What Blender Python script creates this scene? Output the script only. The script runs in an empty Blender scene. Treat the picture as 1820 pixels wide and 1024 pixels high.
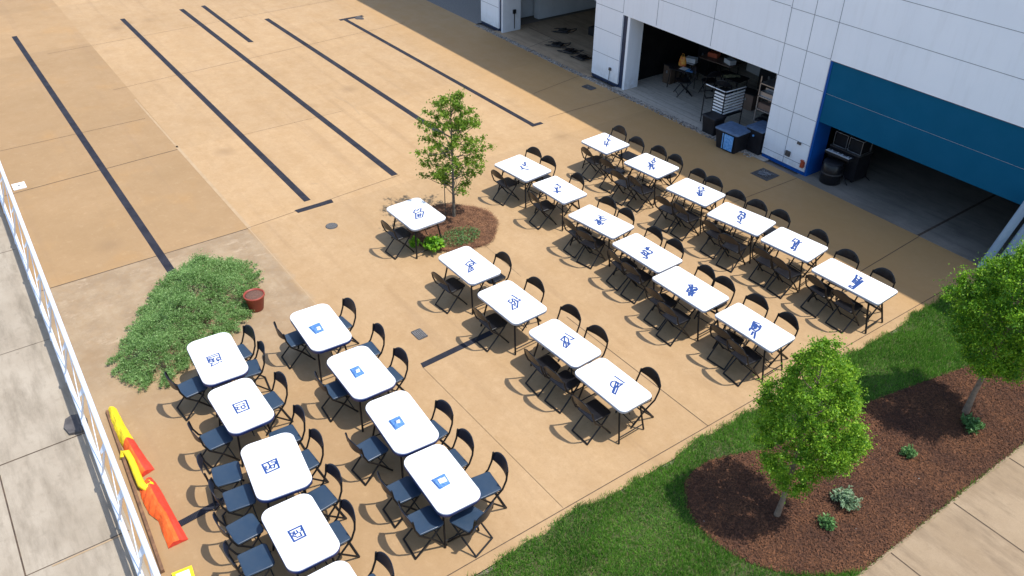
import bpy, math, random
import numpy as np
from mathutils import Vector, Matrix
random.seed(7); RNG=np.random.default_rng(11)
scene=bpy.context.scene
COL=scene.collection
SUN=3.0; SKY=.15; EXPO=.85
TABS= {'T1': (-11.212,2.15,1.231,0.728,-0.055),'T2': (-9.917,2.065,1.132,0.707,0.009),'T3': (-8.448,2.031,1.142,0.77,-0.12),'T4': (-7.195,1.85,1.139,0.705,-0.023),'U1': (-11.024,3.883,1.235,0.727,-0.044),'U2': (-9.574,3.921,1.199,0.745,-0.009),'U3': (-8.217,3.911,1.256,0.723,-0.055),'U4': (-6.922,3.821,1.211,0.664,-0.038),'V0': (-13.483,7.178,1.151,0.844,0.039),'V1': (-11.205,7.045,1.188,0.737,0.03),'V2': (-9.763,7.024,1.183,0.776,0.043),'V3': (-8.309,7.084,1.22,0.658,0.064),'V4': (-7.051,7.062,1.187,0.669,0.031),'W1': (-13.933,10.282,1.117,0.83,0.112),'W2': (-12.622,10.342,1.102,0.707,0.042),'W3': (-11.042,10.204,1.268,0.701,0.141),'W4': (-9.609,10.174,1.293,0.703,0.038),'W5': (-8.249,9.991,1.321,0.707,0.033),'W6': (-6.786,10.078,1.268,0.663,0.027),'X1': (-13.87,12.745,0.898,0.826,0.072),'X2': (-12.344,12.858,1.05,0.804,0.104),'X3': (-10.838,12.78,1.093,0.776,0.13),'X4': (-9.463,12.726,1.232,0.777,0.176),'X5': (-8.168,12.837,1.097,0.783,0.119),'X6': (-6.679,12.724,1.436,0.695,0.053),'T5': (-5.913,1.78,1.18,0.73,0)}
CH= [('T1','R',-11.45,2.54),('T1','R',-11.04,2.54),('T2','R',-10.06,2.51),('T3','R',-9.2,2.38),('T3','R',-8.57,2.39),('T4','R',-7.79,2.35),('T4','R',-7.12,2.21),('T5','R',-6.09,2.23),('T1','L',-11.1,1.64),('T2','L',-9.76,1.58),('T3','L',-8.94,1.46),('T3','L',-8.46,1.45),('T4','L',-7.89,1.32),('T4','L',-7.33,1.26),('U1','R',-11.26,4.29),('U2','R',-10.33,4.37),('U2','R',-9.52,4.36),('U3','R',-8.03,4.16),('U4','R',-7.35,4.22),('U4','R',-6.7,4.37),('U1','L',-11.33,3.57),('U2','L',-9.72,3.59),('U3','L',-8.24,3.39),('U4','L',-7.27,3.4),('U4','L',-6.64,3.38),('U4','H',-6.38,3.91),('V0','L',-13.4,6.72),('V1','L',-11.18,6.62),('V1','R',-10.99,7.38),('V2','L',-9.78,6.63),('V2','R',-9.94,7.31),('V3','L',-8.3,6.69),('V3','L',-7.82,6.72),('V3','R',-8.88,7.41),('V3','R',-8.15,7.38),('V4','L',-6.98,6.65),('V4','R',-6.86,7.37),('W1','R',-14.39,10.46),('W1','R',-13.83,10.55),('W1','L',-14.0,9.98),('W2','R',-12.82,10.74),('W2','L',-12.64,9.95),('W3','R',-11.52,10.57),('W3','R',-10.96,10.57),('W3','L',-11.23,9.89),('W3','L',-10.95,9.85),('W4','R',-10.08,10.54),('W4','R',-9.48,10.46),('W4','L',-9.77,9.88),('W4','L',-9.35,9.8),('W5','R',-8.47,10.31),('W5','R',-7.97,10.29),('W5','L',-8.55,9.61),('W5','L',-8.01,9.47),('W6','R',-7.24,10.41),('W6','R',-6.6,10.45),('W6','L',-6.93,9.79),('W6','L',-6.57,9.68),('X1','R',-14.21,13.26),('X1','R',-13.47,13.11),('X1','L',-13.74,12.42),('X1','L',-13.05,12.37),('X2','R',-12.79,13.01),('X2','R',-12.25,13.21),('X2','L',-12.09,12.18),('X2','L',-12.03,12.29),('X3','R',-11.39,13.11),('X3','R',-10.9,13.2),('X3','L',-10.71,12.18),('X3','L',-10.5,12.25),('X4','R',-10.15,13.08),('X4','R',-9.6,13.18),('X5','R',-9.06,13.21),('X4','L',-9.62,12.27),('X4','L',-9.09,12.18),('X5','R',-8.1,13.25),('X5','L',-8.1,12.33),('X5','L',-7.91,12.33),('X6','R',-7.24,13.05),('X6','R',-6.47,13.08),('X6','L',-7.05,12.46),('X6','L',-6.47,12.44)]
EMB= {'T1':[[(-0.076,-0.146),(-0.086,0.05),(0.107,0.037)],[(-0.076,-0.146),(0.083,-0.151),(0.126,-0.113),(0.186,-0.146),(0.158,-0.011)],[(-0.0,-0.089),(-0.01,-0.121),(0.05,-0.138),(0.065,-0.105)],[(0.019,-0.13),(0.028,-0.102)],[(-0.044,-0.138),(-0.036,-0.056),(-0.04,0.023)],[(0.098,-0.077),(0.023,-0.084),(0.008,-0.058),(0.098,-0.094),(0.078,-0.061)],[(0.029,0.026),(0.023,-0.006),(0.069,-0.025),(0.118,-0.011),(0.092,0.013),(0.077,-0.005)],[(0.147,0.02),(0.157,0.033)]],'T2':[[(-0.05,-0.1),(-0.04,0.099),(0.172,0.072),(0.169,-0.109),(-0.05,-0.1)],[(0.002,-0.066),(-0.002,-0.032)],[(0.032,-0.088),(0.049,-0.051),(0.08,-0.085),(0.119,-0.056)],[(0.002,-0.012),(-0.001,0.002)],[(0.007,0.034),(0.043,0.059)],[(0.058,-0.012),(0.053,0.033),(0.104,0.041),(0.133,0.003),(0.09,-0.019),(0.058,-0.012)]],'T3':[[(-0.085,-0.168),(-0.106,0.032),(0.081,0.028),(0.103,-0.156),(-0.085,-0.168)],[(-0.021,-0.158),(-0.023,-0.125),(0.025,-0.144),(0.058,-0.12)],[(-0.072,-0.086),(-0.016,-0.074),(0.038,-0.102)],[(0.001,-0.079),(-0.015,-0.015),(0.049,-0.026),(0.044,-0.071),(0.001,-0.079)],[(-0.068,-0.041),(-0.052,0.008),(-0.003,0.008)]],'T4':[[(-0.06,-0.133),(-0.06,0.041),(0.123,0.03),(0.128,-0.128),(-0.06,-0.133)],[(-0.022,-0.123),(-0.006,-0.085),(0.04,-0.109),(0.07,-0.077)],[(-0.024,-0.071),(0.035,-0.076),(0.02,-0.032),(-0.021,-0.041)],[(0.09,-0.073),(0.095,-0.012),(0.033,-0.012)],[(-0.024,0.022),(0.005,0.025),(0.019,0.007)]],'V0':[[(-0.043,-0.03),(-0.12,0.057),(-0.059,0.085),(-0.105,0.133),(-0.087,0.186),(0.002,0.114),(0.055,0.157),(0.231,0.016),(0.212,-0.132),(0.025,-0.019),(-0.043,-0.03)],[(0.025,-0.019),(0.016,0.105)],[(0.079,-0.001),(0.178,-0.055),(0.098,0.025)],[(0.08,0.055),(0.106,0.063),(0.189,-0.014)]],'V1':[[(-0.131,0.11),(0.054,0.112),(0.053,0.138)],[(-0.08,0.065),(-0.034,-0.064),(0.055,-0.054),(0.068,0.053),(-0.005,0.113),(-0.08,0.065)],[(0.015,0.072),(0.009,-0.005),(0.077,-0.025),(0.07,0.034)],[(0.064,-0.043),(0.228,-0.173),(0.207,-0.047),(0.131,-0.018),(0.064,-0.043)],[(0.118,-0.035),(0.189,-0.094)]],'V2':[[(-0.148,0.109),(-0.04,0.124),(-0.005,0.119),(0.077,0.145),(0.073,0.089),(0.028,0.063)],[(-0.037,-0.059),(0.054,-0.054),(0.012,0.008),(-0.051,0.042),(-0.018,0.069),(0.093,0.065),(0.215,-0.038),(0.214,-0.153),(0.087,-0.06)],[(-0.037,-0.059),(-0.048,-0.005)],[(0.027,0.027),(0.123,-0.011),(0.095,-0.049)],[(0.141,-0.054),(0.188,-0.024)]],'V3':[[(-0.158,0.16),(0.043,0.182),(0.025,0.116)],[(-0.111,0.103),(-0.079,-0.016),(-0.004,-0.008),(0.08,-0.099),(0.136,-0.089),(0.103,0.015),(0.052,-0.021),(-0.041,0.032),(-0.111,0.103)],[(-0.111,0.103),(-0.029,0.105),(0.06,0.046)],[(0.009,0.01),(0.11,0.038)],[(0.075,-0.034),(0.124,-0.071)]],'V4':[[(-0.108,0.143),(0.102,0.157)],[(0.066,0.049),(0.09,0.016),(0.099,-0.02),(0.089,-0.051),(0.065,-0.067),(0.031,-0.064),(-0.002,-0.044),(-0.026,-0.011),(-0.035,0.025),(-0.025,0.056),(-0.001,0.072),(0.033,0.069),(0.066,0.049)],[(0.032,0.081),(0.07,0.067),(0.104,0.12),(0.115,0.01)],[(0.089,-0.051),(0.153,-0.151),(0.211,-0.142),(0.12,0.005)],[(0.104,-0.043),(0.162,-0.132)],[(0.019,0.05),(0.081,-0.036),(0.086,0.023)]],'W1':[[(-0.114,0.093),(-0.019,0.083),(-0.042,0.125),(-0.16,0.197),(-0.104,0.21)],[(-0.074,0.001),(0.036,-0.043),(0.164,0.005),(0.156,0.047)],[(0.064,-0.096),(0.067,-0.058)],[(0.028,0.102),(0.037,0.114)]],'W2':[[(-0.182,0.039),(-0.203,0.115),(-0.15,0.082),(-0.078,0.092),(-0.016,0.02)],[(-0.107,-0.05),(-0.028,-0.065),(-0.077,0.007),(0.009,-0.084),(-0.084,-0.037)],[(0.022,-0.185),(0.048,-0.149),(0.128,-0.16),(0.003,-0.092)],[(0.027,-0.093),(0.102,-0.093),(0.107,-0.053)]],'W3':[[(-0.166,0.115),(-0.152,0.13),(-0.109,0.117),(-0.03,0.014)],[(-0.113,0.072),(-0.076,0.058)],[(-0.094,0.12),(-0.061,0.159)],[(-0.054,0.062),(-0.008,0.113)],[(0.026,0.113),(0.047,0.137)],[(-0.003,0.011),(0.051,0.07)],[(-0.105,-0.081),(-0.065,-0.084),(-0.034,-0.071)],[(-0.104,-0.027),(-0.055,-0.04),(0.044,-0.144),(0.092,-0.164),(0.078,-0.107),(0.039,-0.043),(-0.019,-0.027),(-0.016,-0.064),(0.041,-0.094)],[(0.096,-0.1),(0.123,-0.097),(0.11,-0.045)]],'W4':[[(-0.131,0.044),(-0.101,0.075),(-0.038,0.042),(-0.087,0.146)],[(-0.124,0.113),(-0.053,0.073)],[(-0.035,0.062),(0.012,0.076),(0.074,0.075),(0.1,0.026)],[(-0.075,-0.042),(-0.073,-0.006),(0.033,-0.014),(0.095,-0.098),(0.103,-0.137),(-0.04,-0.122),(-0.029,-0.081)],[(-0.036,-0.058),(0.031,-0.084),(0.045,-0.116)],[(0.04,-0.021),(0.098,-0.01),(0.083,-0.064)],[(0.103,-0.137),(0.14,-0.136),(0.179,-0.183),(0.099,-0.208)]],'W5':[[(-0.073,0.036),(-0.029,0.096),(0.007,0.037),(-0.01,0.014),(-0.073,0.036)],[(0.001,0.029),(0.113,-0.112)],[(0.034,0.02),(0.089,-0.066)],[(0.023,0.045),(0.072,0.085),(0.116,0.064),(0.132,0.007),(0.1,-0.038)],[(0.094,-0.005),(0.094,0.035)],[(0.001,-0.011),(0.013,-0.063),(0.037,-0.109),(0.083,-0.086)],[(0.038,-0.149),(0.094,-0.137)],[(0.103,-0.14),(0.164,-0.213),(0.143,-0.124)],[(0.105,-0.043),(0.164,-0.108),(0.209,-0.185)],[(0.164,-0.108),(0.172,-0.051)]],'W6':[[(-0.085,0.088),(0.01,0.112)],[(-0.085,0.088),(-0.065,0.042),(-0.043,0.059),(0.042,0.044)],[(-0.055,0.03),(-0.006,-0.062),(0.031,-0.103),(0.065,-0.057)],[(-0.039,0.039),(0.056,-0.068)],[(-0.011,0.064),(0.063,-0.033)],[(0.049,0.093),(0.082,0.072),(0.062,0.019)],[(0.08,0.07),(0.119,-0.021),(0.121,-0.11),(0.002,-0.111),(0.034,-0.178)],[(0.098,-0.155),(0.136,-0.244)],[(0.135,-0.142),(0.229,-0.283)]],'X1':[[(-0.248,0.395),(-0.16,0.277)],[(-0.156,0.219),(-0.07,0.164),(-0.091,0.261)],[(-0.07,0.164),(0.006,0.179)],[(-0.09,0.077),(0.077,-0.096),(0.072,-0.022),(-0.045,0.155)],[(0.072,-0.022),(0.171,-0.136)],[(0.06,0.004),(0.093,0.086)],[(0.089,-0.04),(0.158,-0.033)]],'X2':[[(-0.197,0.325),(-0.139,0.25),(-0.05,0.194),(-0.034,0.088),(-0.114,0.135),(-0.139,0.25)],[(-0.127,0.048),(-0.037,0.014),(0.038,0.068)],[(0.011,-0.142),(-0.021,-0.004),(0.063,-0.008)],[(0.137,-0.218),(0.017,-0.064)],[(-0.017,0.037),(0.182,-0.146),(0.143,-0.054)],[(-0.109,0.034),(0.06,-0.083)]],'X3':[[(-0.042,0.15),(-0.075,0.228),(-0.016,0.278),(0.061,0.217),(-0.011,0.151)],[(0.008,0.108),(0.051,0.059),(0.084,0.161),(0.141,0.16)],[(0.069,0.078),(0.136,0.09)],[(0.043,-0.015),(0.182,-0.116),(0.216,-0.078),(0.142,0.031),(0.081,-0.006)],[(0.051,0.059),(0.179,-0.087)]],'X4':[[(-0.159,0.191),(-0.16,0.247),(-0.101,0.207),(-0.154,0.182)],[(-0.098,0.239),(-0.056,0.226),(-0.005,0.18)],[(-0.086,0.11),(-0.075,-0.019),(-0.008,-0.089),(0.023,-0.03),(-0.019,0.038),(-0.047,0.01)],[(-0.101,0.151),(0.029,0.088),(0.05,-0.001)],[(0.016,-0.037),(0.069,-0.148)],[(0.01,-0.181),(0.055,-0.19),(0.122,-0.217)],[(-0.045,0.209),(0.04,0.071)]],'X5':[[(-0.077,0.032),(-0.087,0.173),(0.009,0.171),(0.067,0.047),(0.091,-0.051),(0.05,-0.114),(-0.026,0.067),(-0.075,0.043)],[(0.035,-0.021),(0.018,0.086),(0.01,0.14)],[(0.047,-0.07),(0.04,0.032)],[(0.048,0.088),(0.085,0.135)],[(0.046,-0.118),(0.092,-0.19),(0.144,-0.193),(0.096,-0.077)],[(0.141,-0.258),(0.157,-0.224)],[(0.038,-0.174),(0.085,-0.229)]],'X6':[[(-0.063,0.191),(-0.02,0.096),(0.018,-0.08),(0.106,-0.099),(0.062,0.096),(0.052,0.175),(0.003,0.17)],[(-0.001,0.03),(0.1,-0.018)],[(0.025,-0.027),(0.097,-0.067),(0.066,0.072)],[(-0.003,0.088),(0.068,0.06)],[(0.063,-0.273),(0.069,-0.221),(0.123,-0.223),(0.114,0.105)],[(0.094,-0.276),(0.156,-0.283),(0.122,0.101)]],'U1':[[(-0.077,-0.189),(-0.106,0.027),(0.155,0.01),(0.173,-0.157)],[(-0.005,-0.074),(-0.007,0.01),(0.126,-0.002),(0.116,-0.087)]],'U2':[[(-0.134,-0.135),(-0.142,0.026),(0.092,0.027),(0.115,-0.152)],[(-0.076,-0.064),(-0.083,0.026),(0.027,0.001),(0.026,-0.085)]],'U3':[[(-0.092,-0.178),(-0.105,0.018),(0.105,0.011),(0.142,-0.168)],[(-0.034,-0.084),(-0.035,-0.002),(0.054,-0.023),(0.037,-0.101)]],'U4':[[(-0.03,-0.151),(-0.041,0.069),(0.167,0.05),(0.181,-0.132)],[(0.003,-0.085),(0.011,0.066),(0.129,0.058),(0.111,-0.093)]]}
# ---------------------------------------------------------------- materials
def new_mat(name):
    m=bpy.data.materials.new(name); m.use_nodes=True
    nt=m.node_tree; b=nt.nodes['Principled BSDF']; return m,nt,b
def nd(nt,t,**k):
    n=nt.nodes.new(t)
    for a,v in k.items(): setattr(n,a,v)
    return n
def lk(nt,a,b): nt.links.new(a,b)
def mixc(nt,fac,a,b,mode='MIX'):
    n=nd(nt,'ShaderNodeMix',data_type='RGBA',blend_type=mode)
    for i,v in ((0,fac),(6,a),(7,b)):
        if isinstance(v,(int,float)): n.inputs[i].default_value=v
        elif isinstance(v,tuple): n.inputs[i].default_value=(*v,1)
        else: lk(nt,v,n.inputs[i])
    return n.outputs[2]
def ramp(nt,src,lo,hi,a=0.0,b=1.0):
    n=nd(nt,'ShaderNodeMapRange'); n.clamp=True
    lk(nt,src,n.inputs[0]); n.inputs[1].default_value=lo; n.inputs[2].default_value=hi
    n.inputs[3].default_value=a; n.inputs[4].default_value=b
    return n.outputs[0]
def math_(nt,op,a,b=None):
    n=nd(nt,'ShaderNodeMath',operation=op)
    for i,v in ((0,a),(1,b)):
        if v is None: continue
        if isinstance(v,(int,float)): n.inputs[i].default_value=v
        else: lk(nt,v,n.inputs[i])
    return n.outputs[0]
def noise(nt,vec,scale,detail=4,rough=.55,scl=None):
    n=nd(nt,'ShaderNodeTexNoise'); n.inputs['Scale'].default_value=scale; n.inputs['Detail'].default_value=detail
    n.inputs['Roughness'].default_value=rough
    if scl:
        mp=nd(nt,'ShaderNodeMapping'); mp.inputs['Scale'].default_value=scl; lk(nt,vec,mp.inputs[0]); vec=mp.outputs[0]
    lk(nt,vec,n.inputs['Vector']); return n.outputs[0]
def coords(nt,world=False):
    if world: return nd(nt,'ShaderNodeNewGeometry').outputs['Position']
    return nd(nt,'ShaderNodeTexCoord').outputs['Object']
def bump(nt,b,h,strength,dist=.01):
    n=nd(nt,'ShaderNodeBump'); n.inputs['Strength'].default_value=strength; n.inputs['Distance'].default_value=dist
    lk(nt,h,n.inputs['Height']); lk(nt,n.outputs[0],b.inputs['Normal'])
def M(name,col,rough=.6,var=None,vscale=5,island=0,bmp=None,metal=0,world=False,spec=None,rvar=0):
    m,nt,b=new_mat(name); v=coords(nt,world)
    c=tuple(col)
    out=None
    if var is not None:
        f=ramp(nt,noise(nt,v,vscale,5),.35,.65); out=mixc(nt,f,c,tuple(var))
    if island:
        g=nd(nt,'ShaderNodeNewGeometry').outputs['Random Per Island']
        f=ramp(nt,g,0,1,1-island,1+island)
        hs=nd(nt,'ShaderNodeHueSaturation'); lk(nt,f,hs.inputs['Value'])
        if out is not None: lk(nt,out,hs.inputs['Color'])
        else: hs.inputs['Color'].default_value=(*c,1)
        out=hs.outputs[0]
    if out is not None: lk(nt,out,b.inputs['Base Color'])
    else: b.inputs['Base Color'].default_value=(*c,1)
    b.inputs['Roughness'].default_value=rough; b.inputs['Metallic'].default_value=metal
    if rvar: lk(nt,ramp(nt,noise(nt,v,vscale*2,4),.3,.7,rough-rvar,rough+rvar),b.inputs['Roughness'])
    if spec is not None: b.inputs['Specular IOR Level'].default_value=spec
    if bmp: bump(nt,b,noise(nt,v,bmp[0],6,.6),bmp[1],bmp[2])
    return m
def leaf_mat(name,c1,c2,c3,scale=2.5,trans=.35):
    m,nt,b=new_mat(name); v=coords(nt,True)
    g=nd(nt,'ShaderNodeNewGeometry').outputs['Random Per Island']
    f=ramp(nt,noise(nt,v,scale,3),.38,.62)
    o=mixc(nt,f,c1,c2); o=mixc(nt,math_(nt,'MULTIPLY',math_(nt,'POWER',g,3.0),.9),o,c3)
    hs=nd(nt,'ShaderNodeHueSaturation'); lk(nt,o,hs.inputs['Color']); lk(nt,ramp(nt,g,0,1,.65,1.25),hs.inputs['Value'])
    lk(nt,hs.outputs[0],b.inputs['Base Color']); b.inputs['Roughness'].default_value=.5; b.inputs['Specular IOR Level'].default_value=.35
    tr=nd(nt,'ShaderNodeBsdfTranslucent'); lk(nt,hs.outputs[0],tr.inputs[0])
    mx=nd(nt,'ShaderNodeMixShader'); mx.inputs[0].default_value=trans
    lk(nt,b.outputs[0],mx.inputs[1]); lk(nt,tr.outputs[0],mx.inputs[2]); lk(nt,mx.outputs[0],nt.nodes['Material Output'].inputs[0])
    return m
MT={}
def patio_mat():
    m,nt,b=new_mat('stained_tan_concrete'); v=coords(nt,True); nq=noise(nt,v,5.5,8,.72); nh=noise(nt,v,38,6,.7)
    sp=nd(nt,'ShaderNodeSeparateXYZ'); lk(nt,v,sp.inputs[0]); X,Y=sp.outputs[0],sp.outputs[1]
    n1=noise(nt,v,.35,6,.6); n2=noise(nt,v,1.6,6,.62); n3=noise(nt,v,14,5,.6); n4=noise(nt,v,120,3,.6)
    nst=noise(nt,v,1.1,5,.6,(.35,1.6,1))
    c=mixc(nt,ramp(nt,n1,.35,.65),(.345,.226,.116),(.385,.258,.138))
    c=mixc(nt,ramp(nt,n2,.42,.70,0,.5),c,(.295,.182,.084))
    c=mixc(nt,ramp(nt,nst,.45,.72,0,.5),c,(.42,.28,.145))
    # older browner slabs on the walkway side of the long joint
    w=math_(nt,'MULTIPLY',math_(nt,'ADD',Y,0),1.0)
    old=math_(nt,'MAXIMUM',math_(nt,'MULTIPLY',ramp(nt,w,4.385,4.405,1,0),ramp(nt,math_(nt,'ADD',X,math_(nt,'MULTIPLY',n2,1.2)),-13.2,-11.2,1,0)),math_(nt,'MULTIPLY',ramp(nt,math_(nt,'ADD',w,n2),2.6,5.6,.75,0),1.0))
    cold=mixc(nt,ramp(nt,n1,.3,.7),(.315,.20,.098),(.265,.168,.080)); cold=mixc(nt,ramp(nt,n2,.45,.72,0,.35),cold,(.215,.135,.066))
    cold=mixc(nt,ramp(nt,noise(nt,v,.9,4),.55,.75,0,.45),cold,(.345,.19,.065))
    c=mixc(nt,old,c,cold)
    # bleached worn slab near the shrub: strongest beside the joint, fading toward the tables
    nx=ramp(nt,X,-16.13,-16.11,0,1); nf=ramp(nt,X,-13.0,-10.6,1,.0)
    wob=math_(nt,'ADD',Y,math_(nt,'MULTIPLY',n2,.5))
    worn=math_(nt,'MULTIPLY',math_(nt,'MULTIPLY',nx,nf),ramp(nt,wob,4.6,4.75,1,0))
    cw=mixc(nt,ramp(nt,n2,.38,.6),(.31,.235,.15),(.225,.165,.105))
    c=mixc(nt,worn,c,cw)
    scr=noise(nt,v,3.2,8,.75,(1,.5,1))
    c=mixc(nt,math_(nt,'MULTIPLY',ramp(nt,scr,.56,.66),math_(nt,'MULTIPLY',worn,.55)),c,(.46,.36,.25))
    # reddish near-tables dirt
    red=math_(nt,'MULTIPLY',ramp(nt,n1,.4,.6,.2,1),math_(nt,'MULTIPLY',old,ramp(nt,X,-11.5,-9,0,.5)))
    c=mixc(nt,red,c,(.26,.16,.078))
    c=mixc(nt,ramp(nt,n3,.5,.75,0,.3),c,(.22,.135,.062))
    c=mixc(nt,ramp(nt,nq,.42,.72,0,.42),c,(.27,.165,.075)); c=mixc(nt,ramp(nt,nh,.46,.7,0,.3),c,(.25,.155,.072)); c=mixc(nt,ramp(nt,nq,.44,.28,0,.3),c,(.46,.32,.175))
    ty=noise(nt,v,1.0,5,.6,(.12,3.2,1)); c=mixc(nt,ramp(nt,ty,.56,.68,0,.28),c,(.22,.14,.075))
    vs_=nd(nt,'ShaderNodeTexVoronoi'); vs_.inputs['Scale'].default_value=.45; vs_.inputs['Randomness'].default_value=1; lk(nt,v,vs_.inputs['Vector'])
    c=mixc(nt,math_(nt,'MULTIPLY',ramp(nt,math_(nt,'ADD',vs_.outputs[0],math_(nt,'MULTIPLY',n3,.12)),.10,.22,.5,0),1.0),c,(.20,.125,.062))
    c=mixc(nt,ramp(nt,n4,.3,.7,0,.22),c,(.30,.19,.09))
    # driveway concrete deeper brown, with the building shade's warm tone painted in
    drive_shade=math_(nt,'MULTIPLY',ramp(nt,Y,13.3,14.6,0,1),ramp(nt,n1,.3,.6,.5,.8))
    c=mixc(nt,drive_shade,c,(.345,.20,.075))
    fx=math_(nt,'MINIMUM',math_(nt,'FLOOR',math_(nt,'DIVIDE',math_(nt,'ADD',X,1.1),4.96)),-4); fy=math_(nt,'MULTIPLY',math_(nt,'GREATER_THAN',Y,4.395),math_(nt,'LESS_THAN',X,-16.1))
    cb=nd(nt,'ShaderNodeCombineXYZ'); lk(nt,fx,cb.inputs[0]); lk(nt,fy,cb.inputs[1]); wn=nd(nt,'ShaderNodeTexWhiteNoise',noise_dimensions='3D'); lk(nt,cb.outputs[0],wn.inputs[0])
    hv=nd(nt,'ShaderNodeHueSaturation'); lk(nt,c,hv.inputs['Color']); lk(nt,ramp(nt,wn.outputs[0],0,1,1.07,1.2),hv.inputs['Value']); c=hv.outputs[0]
    vo=nd(nt,'ShaderNodeTexVoronoi'); vo.inputs['Scale'].default_value=1.3; lk(nt,v,vo.inputs['Vector'])
    c=mixc(nt,ramp(nt,vo.outputs[0],.008,.018,.6,0),c,(.12,.075,.045))
    lk(nt,c,b.inputs['Base Color']); lk(nt,ramp(nt,n2,.3,.7,.62,.85),b.inputs['Roughness'])
    b.inputs['Specular IOR Level'].default_value=.3
    bump(nt,b,math_(nt,'ADD',n4,math_(nt,'MULTIPLY',n3,.8)),.25,.004)
    return m
def grey_conc(name,a,bc,stain,scale=1.2):
    m,nt,b=new_mat(name); v=coords(nt,True)
    n1=noise(nt,v,scale,7,.65); n2=noise(nt,v,6,6,.65); n4=noise(nt,v,110,3)
    ns=noise(nt,v,1.5,6,.7,(.5,2.2,1))
    c=mixc(nt,ramp(nt,n1,.36,.64),a,bc); c=mixc(nt,ramp(nt,ns,.46,.68,0,.75),c,stain)
    c=mixc(nt,ramp(nt,n2,.55,.75,0,.4),c,stain); c=mixc(nt,ramp(nt,n4,.3,.75,0,.35),c,stain)
    vo=nd(nt,'ShaderNodeTexVoronoi'); vo.inputs['Scale'].default_value=2.1; lk(nt,v,vo.inputs['Vector'])
    c=mixc(nt,ramp(nt,vo.outputs[0],.03,.07,.45,0),c,stain)
    lk(nt,c,b.inputs['Base Color']); b.inputs['Roughness'].default_value=.8; b.inputs['Specular IOR Level'].default_value=.3
    bump(nt,b,math_(nt,'ADD',n4,n2),.3,.004); return m
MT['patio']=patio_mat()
MT['walk']=grey_conc('pale_grey_concrete',(.395,.335,.255),(.32,.265,.195),(.19,.155,.11))
MT['side']=grey_conc('weathered_sidewalk_concrete',(.33,.245,.155),(.265,.19,.115),(.17,.12,.075))
MT['base']=grey_conc('far_ground',(.30,.25,.2),(.25,.21,.17),(.2,.16,.13))
MT['gravelbase']=M('grey_gravel_ground',(.2,.19,.18),.9,(.12,.11,.10),25,bmp=(60,.8,.02))
MT['joint']=M('dark_joint',(.045,.03,.02),.9,(.10,.065,.04),9)
MT['lightjoint']=M('pale_filler',(.40,.28,.16),.85,(.35,.235,.125),4)
def tape_mat():
    m,nt,b=new_mat('ribbed_charcoal_strip'); v=coords(nt,True)
    w=nd(nt,'ShaderNodeTexWave'); w.inputs['Scale'].default_value=14; w.bands_direction='Y'; lk(nt,v,w.inputs[0])
    n=noise(nt,v,3,5,.6)
    c=mixc(nt,ramp(nt,n,.35,.65),(.010,.011,.018),(.026,.026,.034)); c=mixc(nt,ramp(nt,w.outputs['Fac'],.3,.8,0,.35),c,(.045,.045,.055))
    lk(nt,c,b.inputs['Base Color']); b.inputs['Roughness'].default_value=.85; b.inputs['Specular IOR Level'].default_value=.2
    bump(nt,b,w.outputs['Fac'],.3,.003); return m
MT['tape']=tape_mat()
MT['wall']=M('white_wall_panel',(.79,.82,.86),.55,(.75,.785,.83),.7,bmp=(40,.08,.004))
_m=MT['wall']; _nt=_m.node_tree; _b=_nt.nodes['Principled BSDF']; _src=_b.inputs['Base Color'].links[0].from_socket
_v=coords(_nt,True); _sx=nd(_nt,'ShaderNodeSeparateXYZ'); lk(_nt,_v,_sx.inputs[0])
_c=mixc(_nt,ramp(_nt,noise(_nt,_v,3,6,.65,(2.5,2.5,.25)),.5,.75,0,.3),_src,(.62,.64,.66))
_c=mixc(_nt,math_(_nt,'MULTIPLY',ramp(_nt,_sx.outputs[2],.1,.5,.55,0),ramp(_nt,noise(_nt,_v,5,5,.6),.35,.65)),_c,(.46,.42,.37)); lk(_nt,_c,_b.inputs['Base Color'])
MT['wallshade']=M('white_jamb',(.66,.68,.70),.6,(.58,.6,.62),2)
MT['seam']=M('panel_seam',(.20,.22,.25),.8)
MT['bluedoor']=M('blue_sheet_metal',(.0,.088,.175),.75,(.0,.078,.155),1.1,bmp=(3,.15,.01),rvar=.08,spec=.15)
MT['bluepaint']=M('bright_blue_paint',(.002,.075,.32),.65,(.004,.06,.25),3,spec=.2)
MT['navy']=M('navy_paint',(.008,.018,.05),.5,(.012,.028,.07),4)
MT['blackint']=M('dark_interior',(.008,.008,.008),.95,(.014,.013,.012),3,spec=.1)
MT['pinkedge']=M('pale_edge_trim',(.5,.5,.52),.6)
def plank():
    m,nt,b=new_mat('grey_plank_floor'); v=coords(nt,True)
    n=noise(nt,v,1.5,6,.6,(.35,5,1)); n2=noise(nt,v,8,5)
    w=nd(nt,'ShaderNodeTexWave'); w.inputs['Scale'].default_value=1.2; w.bands_direction='Y'; w.inputs['Distortion'].default_value=1.5; lk(nt,v,w.inputs[0])
    c=mixc(nt,ramp(nt,n,.35,.65),(.50,.44,.36),(.38,.33,.265)); c=mixc(nt,ramp(nt,n2,.5,.7,0,.35),c,(.16,.15,.13)); c=mixc(nt,ramp(nt,w.outputs['Fac'],.9,1,0,.35),c,(.14,.125,.11))
    lk(nt,c,b.inputs['Base Color']); b.inputs['Roughness'].default_value=.75; return m
MT['plank']=plank()
MT['g1']=grey_conc('tan_garage_floor',(.50,.36,.225),(.40,.28,.17),(.24,.165,.10))
MT['g3']=grey_conc('dark_garage_floor',(.25,.22,.18),(.19,.168,.135),(.11,.10,.085))
MT['white']=M('white_plastic_top',(.80,.80,.795),.38,(.76,.76,.755),5)
MT['rimw']=M('grey_white_table_rim',(.42,.48,.58),.45,(.36,.42,.52),4)
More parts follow.
